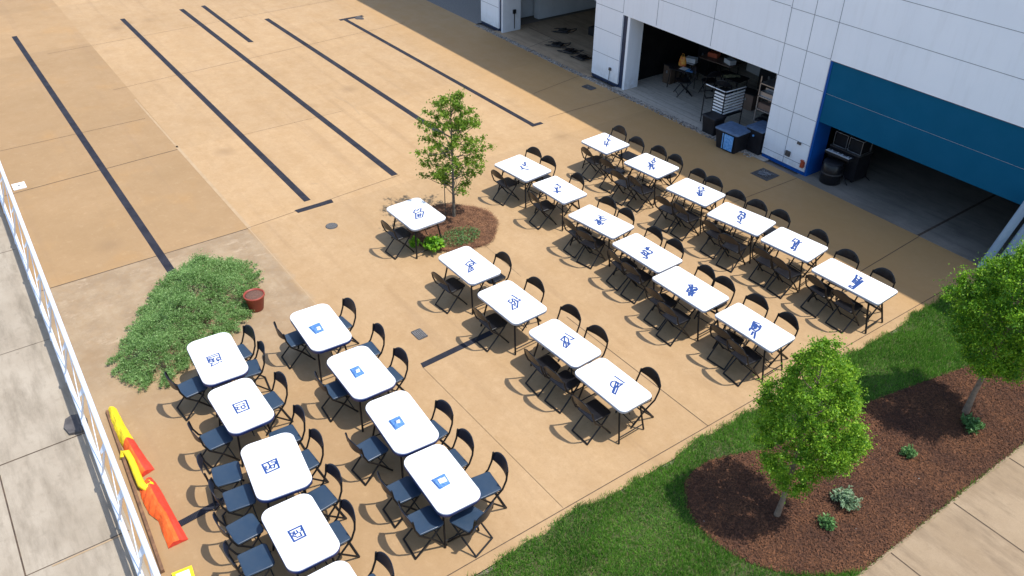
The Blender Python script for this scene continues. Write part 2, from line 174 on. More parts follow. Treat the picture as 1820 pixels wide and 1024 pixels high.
MT['rimb']=M('navy_blue_table_skirt',(.018,.042,.17),.45,(.014,.032,.13),4)
MT['black']=M('black_powder_coat',(.006,.006,.007),.45,(.010,.010,.011),12,spec=.3)
MT['blackseat']=M('black_moulded_plastic',(.007,.007,.009),.32,(.010,.010,.012),6,rvar=.06,spec=.35)
MT['navyback']=M('dark_navy_plastic',(.008,.011,.022),.4,(.011,.015,.027),6,spec=.35)
MT['navyseat']=M('navy_seat_plastic',(.020,.042,.078),.36,(.034,.055,.085),4,rvar=.07,spec=.4)
MT['ink']=M('blue_print',(.008,.035,.15),.6,(.012,.06,.24),60)
MT['paperblue']=M('blue_card',(.035,.12,.32),.5,(.12,.26,.50),26)
MT['paper']=M('white_card',(.8,.8,.8),.6)
MT['railing']=M('white_painted_metal',(.72,.76,.82),.45,(.62,.67,.74),7)
MT['rust']=M('grey_stone',(.10,.09,.085),.9,(.055,.05,.05),8)
MT['yellow']=M('yellow_fabric',(.85,.66,.012),.7,(.74,.55,.01),9,bmp=(22,.6,.02))
MT['orange']=M('orange_fabric',(.86,.13,.012),.7,(.76,.10,.01),9,bmp=(16,.6,.02))
MT['redf']=M('red_orange_fabric',(.66,.05,.022),.7,(.58,.04,.018),9,bmp=(16,.5,.02))
MT['duskwood']=M('dusty_brown_card',(.10,.06,.035),.8,(.07,.045,.03),5)
MT['wood']=M('weathered_board',(.22,.11,.05),.8,(.10,.05,.025),7)
MT['bark']=M('smooth_grey_brown_bark',(.24,.17,.115),.85,(.14,.10,.07),14,bmp=(30,.6,.01))
MT['barkdark']=M('grey_bark',(.15,.13,.10),.85,(.08,.07,.055),20,bmp=(40,.6,.01))
MT['terracotta']=M('red_brown_glazed_pot',(.30,.050,.026),.5,(.22,.035,.02),5)
MT['soil']=M('potting_soil',(.085,.045,.03),.95,(.20,.10,.07),90,bmp=(90,1,.02))
MT['chip']=M('mulch_chip',(.125,.050,.020),.9,(.070,.027,.012),1.6,island=.6,world=True)
MT['chipred']=M('pine_straw_mulch',(.24,.115,.055),.9,(.15,.068,.034),6,island=.5,world=True)
MT['mulch']=M('mulch_bed',(.055,.023,.012),.95,(.085,.036,.017),4,world=True,bmp=(70,1,.03))
MT['mulchred']=M('brown_mulch_ring',(.16,.075,.038),.95,(.10,.045,.024),9,world=True,bmp=(60,1,.03))
MT['lawnbase']=M('lawn_soil',(.085,.075,.03),.95,(.05,.07,.02),9,world=True)
MT['blade']=leaf_mat('grass_blades',(.050,.20,.014),(.11,.31,.024),(.24,.38,.07),1.1,.45)
MT['leaflime']=leaf_mat('lime_green_leaves',(.10,.27,.014),(.20,.41,.022),(.36,.52,.045),4.0,.5)
MT['leafmid']=leaf_mat('mid_green_leaves',(.065,.22,.012),(.16,.37,.018),(.32,.48,.03),3.0,.45)
MT['leaftree']=leaf_mat('olive_green_leaves',(.11,.22,.016),(.19,.32,.024),(.28,.38,.05),3.5,.48)
MT['leafshrub']=leaf_mat('grey_green_needles',(.13,.27,.055),(.22,.39,.11),(.36,.50,.21),3.0,.38)
MT['leafplant']=leaf_mat('plant_leaves',(.045,.13,.035),(.10,.24,.06),(.20,.36,.12),9,.3)
MT['leafgrey']=leaf_mat('pale_variegated_leaves',(.12,.22,.10),(.22,.34,.18),(.36,.45,.28),9,.25)
MT['leafbright']=leaf_mat('bright_green_leaves',(.10,.30,.015),(.17,.42,.02),(.3,.5,.04),8,.35)
MT['grate']=M('cast_iron',(.055,.05,.05),.6,(.10,.095,.09),22,bmp=(50,.6,.01),metal=.3)
MT['gratepale']=M('worn_grey_grate',(.19,.18,.17),.6,(.10,.095,.09),30,bmp=(50,.6,.01))
MT['pipe']=M('blue_grey_painted_pipe',(.30,.40,.50),.5,(.25,.34,.44),3)
MT['red']=M('red_paint',(.35,.06,.02),.5)
MT['bin']=M('black_bin_plastic',(.010,.010,.012),.55,(.016,.016,.02),5,spec=.25)
MT['binblue']=M('slate_blue_lid',(.10,.16,.26),.5,(.06,.10,.17),9)
MT['cyanlabel']=M('pale_blue_label',(.05,.25,.62),.5,(.22,.48,.82),26)
MT['rackwhite']=M('white_slat',(.8,.8,.8),.4)
MT['steel']=M('dull_steel',(.35,.35,.36),.35,metal=.7)
MT['boxwood']=M('brown_laminate',(.16,.10,.075),.6,(.12,.075,.055),5)
MT['bagyellow']=M('yellow_bag',(.7,.42,.05),.6,(.5,.08,.03),14)
MT['cloth']=M('patterned_cloth',(.30,.28,.14),.8,(.08,.08,.06),26)
MT['greytop']=M('light_grey_top',(.55,.56,.58),.5)
MT['pebble']=M('threshold_pebble',(.30,.27,.23),.85,(.16,.14,.12),8,island=.6,world=True)
# ---------------------------------------------------------------- mesh builder
class B:
    def __init__(s): s.v=[]; s.f=[]; s.mi=[]; s.sm=[]
    def add(s,vs,fs,mi=0,smooth=False):
        o=len(s.v); s.v+= [tuple(v) for v in vs]; s.f+=[tuple(i+o for i in f) for f in fs]; s.mi+=[mi]*len(fs); s.sm+=[smooth]*len(fs); return s
    def box(s,x0,x1,y0,y1,z0,z1,mi=0,rot=0,c=None):
        vs=[(x,y,z) for z in (z0,z1) for x,y in ((x0,y0),(x1,y0),(x1,y1),(x0,y1))]
        if rot:
            cx,cy=c or ((x0+x1)/2,(y0+y1)/2); ca,sa=math.cos(rot),math.sin(rot)
            vs=[(cx+ca*(x-cx)-sa*(y-cy),cy+sa*(x-cx)+ca*(y-cy),z) for x,y,z in vs]
        return s.add(vs,[(3,2,1,0),(4,5,6,7),(0,1,5,4),(1,2,6,5),(2,3,7,6),(3,0,4,7)],mi)
    def prism(s,pts,z0,z1,mi=0,smooth=False):
        n=len(pts); vs=[(x,y,z0) for x,y in pts]+[(x,y,z1) for x,y in pts]
        s.add(vs,[tuple(range(n-1,-1,-1)),tuple(range(n,2*n))],mi)
        s.add(vs,[(i,(i+1)%n,(i+1)%n+n,i+n) for i in range(n)],mi,smooth); return s
    def slab(s,pts,zs,ins,mi=0):   # stacked outlines with insets: softened edges
        n=len(pts); cx=sum(p[0] for p in pts)/n; cy=sum(p[1] for p in pts)/n
        xs=max(abs(p[0]-cx) for p in pts); ys=max(abs(p[1]-cy) for p in pts)
        vs=[]
        for z,i in zip(zs,ins): vs+=[(cx+(x-cx)*(1-i/xs),cy+(y-cy)*(1-i/ys),z) for x,y in pts]
        L=len(zs)
        s.add(vs,[tuple(range(n-1,-1,-1)),tuple(range((L-1)*n,L*n))],mi)
        s.add(vs,[(k*n+i,k*n+(i+1)%n,(k+1)*n+(i+1)%n,(k+1)*n+i) for k in range(L-1) for i in range(n)],mi,True); return s
    def tube(s,path,r,seg=6,mi=0,cap=True):
        P=[Vector(p) for p in path]; n=len(P); rr=r if isinstance(r,(list,tuple)) else [r]*n
        up=Vector((0,0,1)); vs=[]; prev=None
        for i,p in enumerate(P):
            t=(P[min(i+1,n-1)]-P[max(i-1,0)]).normalized()
            if prev is None:
                a=t.cross(up); 
                if a.length<.05: a=t.cross(Vector((1,0,0)))
            else: a=prev-t*prev.dot(t)
            a.normalize(); prev=a; b=t.cross(a)
            for k in range(seg):
                th=2*math.pi*k/seg; vs.append(p+(a*math.cos(th)+b*math.sin(th))*rr[i])
        fs=[(i*seg+k,i*seg+(k+1)%seg,(i+1)*seg+(k+1)%seg,(i+1)*seg+k) for i in range(n-1) for k in range(seg)]
        s.add(vs,fs,mi,True)
        if cap: s.add(vs[:seg],[tuple(range(seg-1,-1,-1))],mi); s.add(vs[-seg:],[tuple(range(seg))],mi)
        return s
    def lathe(s,prof,seg=20,c=(0,0),mi=0):
        vs=[(c[0]+r*math.cos(2*math.pi*k/seg),c[1]+r*math.sin(2*math.pi*k/seg),z) for r,z in prof for k in range(seg)]
        n=len(prof)
        s.add(vs,[(i*seg+k,i*seg+(k+1)%seg,(i+1)*seg+(k+1)%seg,(i+1)*seg+k) for i in range(n-1) for k in range(seg)],mi,True)
        s.add(vs[:seg],[tuple(range(seg-1,-1,-1))],mi); s.add(vs[-seg:],[tuple(range(seg))],mi); return s
    def make(s,name,mats,parent=None,loc=None,rz=0):
        me=bpy.data.meshes.new(name); me.from_pydata(s.v,[],s.f)
        for m in (mats if isinstance(mats,(list,tuple)) else [mats]): me.materials.append(m)
        me.polygons.foreach_set('material_index',s.mi); me.polygons.foreach_set('use_smooth',s.sm); me.update()
        o=bpy.data.objects.new(name,me); COL.objects.link(o)
        if parent: o.parent=parent
        if loc: o.location=loc
        if rz: o.rotation_euler=(0,0,rz)
        return o
def quads(name,V,mat,parent=None,smooth=False):
    n=len(V)//4; me=bpy.data.meshes.new(name)
    me.vertices.add(len(V)); me.vertices.foreach_set('co',V.astype(np.float32).ravel())
    me.loops.add(n*4); me.loops.foreach_set('vertex_index',np.arange(n*4,dtype=np.int32))
    me.polygons.add(n); me.polygons.foreach_set('loop_start',np.arange(0,n*4,4,dtype=np.int32))
    me.update(calc_edges=True); me.materials.append(mat)
    o=bpy.data.objects.new(name,me); COL.objects.link(o)
    if parent: o.parent=parent
    return o
def leaves(name,C,L,W,mat,parent=None,up=.5,curl=0):
    n=len(C); a=RNG.normal(size=(n,3)); a/=np.linalg.norm(a,axis=1)[:,None]
    nn=RNG.normal(size=(n,3)); nn[:,2]+=up*2; b=np.cross(nn,a); b/=np.linalg.norm(b,axis=1)[:,None]+1e-9
    Ls=(L*RNG.uniform(.6,1.3,n))[:,None]; Ws=(W*RNG.uniform(.6,1.3,n))[:,None]
    V=np.empty((n,4,3)); V[:,0]=C-a*Ls*.5; V[:,1]=C+b*Ws*.5; V[:,2]=C+a*Ls*.5; V[:,3]=C-b*Ws*.5
    return quads(name,V.reshape(-1,3),mat,parent)
def empty(name,loc=(0,0,0),rz=0):
    o=bpy.data.objects.new(name,None); o.empty_display_size=.2; COL.objects.link(o); o.location=loc; o.rotation_euler=(0,0,rz); return o
def tag(o,label=None,cat=None,group=None,kind=None):
    for k,v in (('label',label),('category',cat),('group',group),('kind',kind)):
        if v: o[k]=v
    return o
def structure(o): o['kind']='structure'; return o
def dup(root):
    r=root.copy(); COL.objects.link(r)
    for ch in KIDS[root.name]:
        c=ch.copy(); COL.objects.link(c); c.parent=r
    return r
KIDS={}
def rrect(L,W,r,seg=5):
    pts=[]
    for cx,cy,a0 in ((L/2-r,W/2-r,0),(-L/2+r,W/2-r,90),(-L/2+r,-W/2+r,180),(L/2-r,-W/2+r,270)):
        for k in range(seg+1):
            a=math.radians(a0+90*k/seg); pts.append((cx+r*math.cos(a),cy+r*math.sin(a)))
    return pts
def ribbon(b,pts,w,z,mi=0):
    for i in range(len(pts)-1):
        (x0,y0),(x1,y1)=pts[i],pts[i+1]; d=math.hypot(x1-x0,y1-y0) or 1e-6; ux,uy=(x1-x0)/d,(y1-y0)/d; e=w*.35
        x0-=ux*e;y0-=uy*e;x1+=ux*e;y1+=uy*e; nx,ny=-uy*w/2,ux*w/2; z+=.00012
        b.add([(x0-nx,y0-ny,z),(x1-nx,y1-ny,z),(x1+nx,y1+ny,z),(x0+nx,y0+ny,z)],[(0,1,2,3)],mi)
    return z
# ---------------------------------------------------------------- ground
def sheet(name,x0,x1,y0,y1,z,mat): return structure(B().add([(x0,y0,z),(x1,y0,z),(x1,y1,z),(x0,y1,z)],[(0,1,2,3)]).make(name,mat))
sheet('ground',-300,300,-300,300,-.06,MT['base'])
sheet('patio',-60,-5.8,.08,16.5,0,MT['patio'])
sheet('walkway',-60,3,-8,.08,.0,MT['walk'])
sheet('gravel_yard',-60,-25.42,16.5,60,.0,MT['gravelbase'])
sheet('sidewalk',-2.82,6,-8,16.4,.012,MT['side'])
jb=B()
def J(p,q,w=.016,z=.003):
    (x0,y0),(x1,y1)=p,q; d=math.hypot(x1-x0,y1-y0); nx,ny=-(y1-y0)/d*w/2,(x1-x0)/d*w/2
    n=max(2,int(d/.5)); prev=None
    for i in range(n):
        a,b_=i/n,(i+1)/n
        ws=[1+.5*random.uniform(-1,1) if False else 1]*2
        jb.add([(x0+(x1-x0)*a-nx,y0+(y1-y0)*a-ny,z),(x0+(x1-x0)*b_-nx,y0+(y1-y0)*b_-ny,z),(x0+(x1-x0)*b_+nx,y0+(y1-y0)*b_+ny,z),(x0+(x1-x0)*a+nx,y0+(y1-y0)*a+ny,z)],[(0,1,2,3)])
for q in [((-16.11,.1),(-16.13,4.39),.022),((-16.15,4.39),(-16.5,8.4),.012),((-20.72,.1),(-20.98,4.33),.022),((-20.9,5.9),(-20.88,9.0),.010),((-23.4,.1),(-23.45,4.2),.014),
  ((-26.1,4),(-26.98,14.4),.012),((-30.5,3),(-31,13.5),.012),((-18.9,14.3),(-19.3,16.5),.014),((-17.25,13.6),(-17.26,16.4),.014),((-10.95,11.0),(-10.85,16.48),.013),((-11.75,11.9),(-12.06,13.5),.012),
  ((-7.32,13.2),(-7.5,16.48),.016),((-6.0,1.5),(-6.0,15.9),.014),((-9.6,8.2),(-6.0,8.27),.013),((-14.5,8.4),(-11.2,8.28),.006),((-9.9,5.2),(-6.02,5.3),.006)]: J(q[0],q[1],q[2])
for q in [((-11.52,-6),(-11.53,.05),.02),((-9.2,-6),(-9.18,.05),.014),((-11.32,-1.26),(-6,-1.28),.02),((-18.05,-4),(-18.06,.05),.014),((-14.4,-.9),(-14.4,.05),.01)]: J(q[0],q[1],q[2],.004)
for y in (8.53,10.07,11.62,13.2,14.8): J((-2.82,y),(3,y-.06),.018,.016)
J((-1.1,5),(-1.1,16),.014,.016)
jo=jb.make('paving_joints',MT['joint']); structure(jo)
jb=B(); J((-21.2,4.37),(-16.1,4.43),.075,.0022); J((-16.1,4.41),(-12.2,4.45),.02,.0022); J((-25,4.33),(-21.1,4.37),.05,.0022); J((-9.15,-.95),(-9.15,.06),.02,.006)
structure(jb.make('pale_joint_filler',MT['lightjoint']))
# kerb edge of the sidewalk beside the mulch
structure(B().box(-2.86,-2.82,-8,16.4,-.03,.022).make('sidewalk_edging',MT['side']))
# small light scratch marks on the slabs
sb=B()
for pts in ([(-22.0,9.25),(-21.5,9.36),(-21.0,9.37),(-20.4,9.27)],[(-19.9,10.3),(-19.2,10.35)],[(-17.3,6.4),(-17.2,6.55)]): ribbon(sb,pts,.022,.004)
structure(sb.make('scratch_marks',MT['lightjoint']))
# ribbed strips
def strip(pts_list,label,z=.005):
    b=B()
    for pts in pts_list: b.prism(pts,.0015,z)
    return tag(b.make('ground_strip',MT['tape']),label,'ground strip','dark strips laid on the patio')
def bar(x0,x1,y,w=.17,y1=None):
    y1=y if y1 is None else y1; return [(x0,y-w/2),(x1,y1-w/2),(x1,y1+w/2),(x0,y+w/2)]
strip([bar(-33,-14.2,2.42,.16,2.5)],'longest dark ribbed strip, ending under the spreading green shrub')
strip([bar(-33,-16.56,6.0,.16,5.99)],'dark ribbed strip ending just short of the short crosswise strip')
strip([[(-16.31,5.56),(-16.15,5.58),(-16.15,6.46),(-16.31,6.48)]],'short dark crosswise strip on the open patio near the round grate',.0055)
strip([bar(-33,-16.56,8.15,.17,8.3)],'dark ribbed strip ending at the open slab left of the young tree')
strip([bar(-30.15,-18.0,10.38,.17,10.52)],'dark ribbed strip running behind the crown of the young tree')
strip([bar(-28.45,-17.12,12.75,.15,12.92),[(-28.62,12.55),(-28.45,12.55),(-28.45,13.5),(-28.62,13.5)],[(-17.12,12.84),(-16.98,12.84),(-16.98,13.22),(-17.12,13.22)]],'dark strip with hooked ends nearest the building')
strip([[(-9.99,5.22),(-9.86,5.2),(-9.95,6.75),(-10.08,6.75)]],'short dark strip running crosswise under the second table of the middle row')
strip([[(-33,8.89),(-28.00,8.89),(-27.93,9.05),(-33,9.05)]],'short dark strip end on the far patio slab',.0055)
strip([[(-8.93,.6),(-8.82,.62),(-9.02,2.6),(-9.14,2.6)]],'narrow black strip pointing from the orange cloth under the leftmost tables',.012)
# mulch and lawn
MUL=[(-5.18,6.93),(-5.33,7.05),(-5.44,7.33),(-5.45,7.7),(-5.34,8.05),(-5.08,8.7),(-4.97,9.6),(-4.87,10.73),(-4.72,11.61),(-4.46,12.89),(-4.29,13.69),(-4.28,14.84),(-4.3,16.3),(-2.86,16.3),(-2.86,7.98),(-3.05,7.58),(-3.32,7.2),(-3.53,6.98),(-3.8,6.8),(-4.15,6.68),(-4.45,6.64),(-4.71,6.68),(-4.95,6.76)]
def inside(P,poly):
    x,y=P[:,0],P[:,1]; c=np.zeros(len(P),bool); n=len(poly)
    for i in range(n):
        x0,y0=poly[i]; x1,y1=poly[(i+1)%n]
        m=((y0>y)!=(y1>y)); 
        with np.errstate(divide='ignore',invalid='ignore'): m&=x<(x1-x0)*(y-y0)/((y1-y0) if y1!=y0 else 1e-9)+x0
        c^=m
    return c
def wob(y): return .05*np.sin(y*2.1)+.035*np.sin(y*5.3+1)+.02*np.sin(y*13+2)
lb=B(); ys=np.arange(-3,16.35,.1); vs=[]
for y in ys: vs+=[(-5.82+float(wob(y)),y,.006),(-2.86,y,.006)]
lb.add(vs,[(2*i,2*i+1,2*i+3,2*i+2) for i in range(len(ys)-1)])
structure(lb.make('lawn_ground',MT['lawnbase']))
structure(B().prism(MUL,-.02,.016).make('mulch_bed',MT['mulch']))
def scatter(n,x0,x1,y0,y1): return np.column_stack([RNG.uniform(x0,x1,n),RNG.uniform(y0,y1,n)])
P=scatter(330000,-5.95,-2.84,1.0,16.3)
P=P[(P[:,0]>-5.84+wob(P[:,1])+RNG.normal(0,.03,len(P)))&~inside(P+RNG.normal(0,.012,P.shape),MUL)]
keep=RNG.uniform(size=len(P))<np.clip(1.15-np.maximum(0,P[:,1]-9)*.05,.5,1)
P=P[keep]
for _ in range(26):
    c_=np.array([random.uniform(-5.8,-3.0),random.uniform(3,15)]); r_=random.uniform(.08,.26); d_=np.linalg.norm((P-c_)*np.array([1,.7]),axis=1); P=P[(d_>r_)|(RNG.uniform(size=len(P))<.35+.5*d_/r_)]
n=len(P)
h=RNG.uniform(.03,.075,n)*(1+.3*np.sin(P[:,0]*3+1)*np.sin(P[:,1]*2.3)); a=RNG.uniform(0,6.283,n); lean=RNG.normal(0,.022,(n,2)); w=.0045
V=np.zeros((n,4,3)); dx,dy=np.cos(a)*w,np.sin(a)*w
V[:,0,:2]=P-np.column_stack([dx,dy]); V[:,1,:2]=P+np.column_stack([dx,dy]); V[:,2,:2]=P+lean+np.column_stack([dx,dy])*.3; V[:,3,:2]=P+lean-np.column_stack([dx,dy])*.3
V[:,0,2]=V[:,1,2]=.004; V[:,2,2]=V[:,3,2]=h
tag(quads('lawn_grass',V.reshape(-1,3),MT['blade']),'dense green mown grass curving round the mulch bed','grass',kind='stuff')
def chips(name,P,z,L,W,mat,label):
    n=len(P); a=RNG.uniform(0,6.283,n); t=RNG.normal(0,.25,n); Ls=L*RNG.uniform(.4,1.4,n); Ws=W*RNG.uniform(.5,1.4,n); zc=z+RNG.uniform(0,.02,n)
    d=np.column_stack([np.cos(a),np.sin(a),t]); e=np.column_stack([-np.sin(a),np.cos(a),RNG.normal(0,.3,n)]); C=np.column_stack([P,zc])
    V=np.empty((n,4,3)); V[:,0]=C-d*Ls[:,None]/2-e*Ws[:,None]/2; V[:,1]=C+d*Ls[:,None]/2-e*Ws[:,None]/2; V[:,2]=C+d*Ls[:,None]/2+e*Ws[:,None]/2; V[:,3]=C-d*Ls[:,None]/2+e*Ws[:,None]/2
    return tag(quads(name,V.reshape(-1,3),mat),label,'mulch',kind='stuff')
P=scatter(150000,-5.5,-2.84,6.5,16.3); P=P[inside(P+RNG.normal(0,.015,P.shape),MUL)]
chips('mulch_chips',P,.02,.035,.009,MT['chip'],'dark brown shredded bark mulch filling the planting bed')
P=scatter(34,-5.4,-2.9,6.7,16.0); P=P[inside(P,MUL)]
lt=leaves('leaf_litter',np.column_stack([P,np.full(len(P),.045)]),.03,.018,MT['gratepale'],None,3); tag(lt,'scattered grey dry leaves lying on the dark mulch','leaf litter',kind='stuff')
RING=[(-13.62+1.0*math.cos(t)*(1+.04*math.sin(5*t)),8.15+.98*math.sin(t)*(1+.04*math.cos(4*t))) for t in [2*math.pi*k/40 for k in range(40)]]
structure(B().prism(RING,-.02,.03).make('mulch_ring',MT['mulchred']))
P=scatter(60000,-14.9,-12.3,6.9,9.4); P=P[inside(P+RNG.normal(0,.035,P.shape),RING)]
chips('pine_straw',P,.032,.09,.005,MT['chipred'],'reddish pine straw mulch in a round ring under the young tree')
# ---------------------------------------------------------------- trees and plants
def crown_pts(clumps,per):
    out=[]
    for c,r,k in clumps:
        m=int(per*k); d=RNG.normal(size=(m,3)); d/=np.linalg.norm(d,axis=1)[:,None]; rad=r*np.clip(np.abs(RNG.normal(0,.72,m)),.1,2.0)
        out.append(np.array(c)+d*rad[:,None]*np.array([1,1,.8]))
    return np.concatenate(out)
def profile_clumps(prof,cx,cy,n,rmin,rmax,inner=.45,seed=0,gaps=()):
    R=np.random.default_rng(seed); zs=[p[0] for p in prof]; rs=[p[1] for p in prof]; sx=[p[2] for p in prof]; sy=[p[3] for p in prof]; out=[]
    wts=np.array([1]); 
    while len(out)<n:
        z=R.uniform(zs[0],zs[-1]); r=np.interp(z,zs,rs)
        if R.uniform()>(r/max(rs))**1.2: continue
        t=R.uniform(0,6.283); q=r*(inner+(1-inner)*R.uniform()**.5)*(1+.13*math.sin(3*t+z*4)+.09*math.sin(7*t+z*9))
        out.append(((cx+np.interp(z,zs,sx)+q*math.cos(t),cy+np.interp(z,zs,sy)+q*math.sin(t),z),R.uniform(rmin,rmax),R.uniform(.7,1.3)))
    return out
def make_tree(name,base,trunk,trad,clumps,per,L,W,leafm,barkm,label,nb=22,up=.5,group=None):
    t=empty(name,(base[0],base[1],0)); tag(t,label,'tree',group)
    T=[(p[0],p[1],p[2]) for p in trunk]
    tr=B().tube(T,trad,9); tr.make('trunk',barkm,t)
    limb=B(); idx=np.linspace(0,len(clumps)-1,nb).astype(int)
    for i in idx:
        c=clumps[i][0]; zt=max(trunk[1][2],min(c[2]-.3,trunk[-1][2]*.95)); 
        k=0
        while k<len(T)-2 and T[k+1][2]<zt: k+=1
        f=(zt-T[k][2])/(T[k+1][2]-T[k][2]+1e-6); s=Vector(T[k]).lerp(Vector(T[k+1]),max(0,min(1,f)))
        e=Vector(c); m=s.lerp(e,.5)+Vector((0,0,-.05)); r0=max(.006,trad[-2]*.6)
        limb.tube([s,m,e],[r0,r0*.65,r0*.3],5)
    limb.make('limbs',barkm,t)
    leaves('crown',crown_pts(clumps,per),L,W,leafm,t,up); return t
prof=[(.78,.20,.08,-.02),(1.0,.42,.03,.02),(1.35,.58,-.02,.08),(1.8,.70,-.02,.12),(2.2,.62,0,.10),(2.55,.44,.0,.06),(2.85,.27,0,.03),(3.12,.10,0,0)]
prof=[(z,r*(.99 if z<2.4 else 1.12),a,b) for z,r,a,b in [(.74,.16,.10,-.05),(.95,.34,.04,.0),(1.2,.52,0,.06),(1.6,.70,-.02,.12),(1.95,.72,-.02,.12),(2.25,.60,0,.09),(2.55,.42,.0,.05),(2.85,.26,0,.02),(3.22,.08,0,0)]]
def notch(cl,rs,gaps):
    return [c for c in cl if not any((Vector(c[0])-Vector(g[:3])).length<g[3] for g in gaps)]
make_tree('lime_green_tree',(-4.15,7.74),[(0,0,0),(.01,.02,.35),(0,.05,.8),(.0,.06,1.5),(0,.05,2.3),(0,.02,2.9)],[.05,.038,.033,.027,.018,.008],notch(profile_clumps(prof,0,0,430,.05,.12,inner=.45,seed=3),0,[(.5,-.1,1.05,.26),(-.45,-.45,1.5,.2),(.55,.5,1.9,.2),(.35,-.5,2.3,.18),(-.5,-.1,2.35,.18),(.1,-.6,1.1,.2)]),210,.034,.022,MT['leaflime'],MT['bark'],'bushy lime green young tree rising from the rounded end of the mulch bed')
prof=[(.95,.22,.1,.1),(1.2,.48,.03,.05),(1.7,.74,.03,.05),(2.2,.80,.03,0),(2.6,.66,.06,0),(3.0,.42,.08,0),(3.35,.16,.1,0)]
make_tree('bushy_tree',(-3.78,12.01),[(0,0,0),(-.01,.03,.4),(.0,.10,.9),(.02,.10,1.6),(.03,.06,2.4),(.05,0,3.0)],[.062,.045,.038,.03,.02,.01],profile_clumps(prof,0,0,430,.08,.16,inner=.5,seed=5),230,.042,.022,MT['leafmid'],MT['bark'],'larger dark green tree with leaning trunk at the right edge of the picture')
R5=np.random.default_rng(21); cl=[]
tips=[]
for i in range(72):
    z=R5.uniform(.85,2.95); r=np.interp(z,[.8,1.1,1.5,2.0,2.4,2.75,3.0],[.35,.7,.85,.98,.72,.46,.16]); t=R5.uniform(0,6.283); q=r*(.35+.65*R5.uniform()**.6)
    for s in (.55,.8,1.0): cl.append(((q*s*math.cos(t)-.0,q*s*math.sin(t),z-.12*(1-s)+R5.uniform(-.03,.03)),.085+.03*R5.uniform(),R5.uniform(.6,1.2)))
make_tree('young_tree',(-13.96,8.4),[(0,0,0),(.0,.0,.6),(.01,.0,1.2),(0,.0,1.9),(.0,.0,2.9)],[.038,.03,.026,.018,.007],cl,60,.066,.031,MT['leaftree'],MT['barkdark'],'sparse young tree with thin trunk standing in the round mulch ring',nb=80,up=.2)
# stake stem beside the young tree
st=B().tube([(0,0,0),(.01,0,.5),(-.02,.02,1.1)],[.012,.011,.008],6).make('thin_sapling_stem',MT['barkdark'],loc=(-14.13,8.27,.02)); tag(st,'thin bare second stem close beside the young tree trunk','sapling')
# spreading shrub
SH=[(-13.05,.86),(-13.5,1.25),(-14.0,1.62),(-14.45,1.95),(-14.95,2.3),(-15.2,2.9),(-14.95,3.5),(-14.5,3.78),(-13.95,3.72),(-13.35,3.42),(-12.85,2.85),(-12.4,2.0),(-12.02,1.5),(-12.15,1.12),(-12.5,.92)]
P=scatter(5200,-15.4,-12,.8,3.9); P=P[inside(P,SH)]; SHn=np.array(SH)
def edge_d(p):
    d=9.
    for i in range(len(SHn)):
        a=SHn[i]; b=SHn[(i+1)%len(SHn)]; t=np.clip(((p-a)@(b-a))/((b-a)@(b-a)),0,1); d=min(d,np.linalg.norm(p-a-t*(b-a)))
    return d
P=P[:680]; cl=[]
for p in P:
    e=edge_d(p); lump=.5+.5*math.sin(p[0]*5.2+p[1]*2)*math.sin(p[1]*4.7-p[0]*1.5)
    hh=min(.62,.09+e*.8)*(.5+.7*lump); cl.append(((p[0]+13.6,p[1]-2.3,hh),.075+.06*random.random(),random.uniform(.7,1.3)))
    if e<.22:
        cc=np.array([-13.6,2.3]); d=(p-cc)/np.linalg.norm(p-cc)
        for s in (.08,.16,.23): cl.append(((p[0]+13.6+d[0]*s,p[1]-2.3+d[1]*s,.06+.05*random.random()),.045,.35))
sh=empty('spreading_shrub',(-13.6,2.3,0)); tag(sh,'low wide grey green shrub sprawling over the patio beside the red pot','shrub')
leaves('foliage',crown_pts(cl,190),.036,.0115,MT['leafshrub'],sh,.4)
tw=B()
for i in range(90):
    p=random.choice(cl)[0]; tw.tube([(random.uniform(-.3,.3),random.uniform(-.3,.3),.03),(p[0]*.5,p[1]*.5,.16),(p[0]*.95,p[1]*.95,p[2]*.9)],[.014,.010,.004],5)
tw.make('stems',MT['bark'],sh)
def moss_plant(name,loc,r,hgt,n,L,W,mat,label,up=.6,group=None,seed=1):
    o=empty(name,(loc[0],loc[1],.02)); tag(o,label,'plant',group); R=np.random.default_rng(seed); C=[]
    stems=B()
    for i in range(n):
        t=R.uniform(0,6.283); e=R.uniform(.15,1); d=Vector((math.cos(t)*r*e,math.sin(t)*r*e,hgt*(1.05-.55*e)*R.uniform(.7,1.1)))
        stems.tube([(0,0,0),d*.55+Vector((0,0,.02)),d],[.004,.003,.0015],4)
        for s in np.linspace(.45,1,7): C.append(np.array(d)*s+R.normal(0,.012,3)+np.array([0,0,.015]))
    stems.make('stems',mat,o); C=np.array(C); C=np.repeat(C,3,0)+R.normal(0,.012,(len(C)*3,3)); leaves('leaves',C,L,W,mat,o,up); return o
moss_plant('bedding_plant',(-3.62,8.16),.14,.16,34,.045,.018,MT['leafplant'],'small dark green plant nearest the sidewalk, below the pale plant',seed=1,group='small plants in the mulch bed')
moss_plant('bedding_plant',(-3.72,8.72),.22,.24,52,.06,.02,MT['leafgrey'],'pale grey green plant right of the lime green tree trunk',seed=2,group='small plants in the mulch bed')
moss_plant('bedding_plant',(-3.75,10.34),.14,.14,34,.045,.018,MT['leafplant'],'small green plant alone in the middle of the mulch bed',seed=3,group='small plants in the mulch bed')
moss_plant('bedding_plant',(-3.55,11.72),.23,.18,40,.075,.026,MT['leafplant'],'broad leaved green plant at the foot of the leaning trunk',seed=4,group='small plants in the mulch bed')
moss_plant('bright_shrub',(-13.02,7.3),.25,.34,90,.075,.045,MT['leafbright'],'bright green leafy shrub at the front edge of the round mulch ring',seed=6)
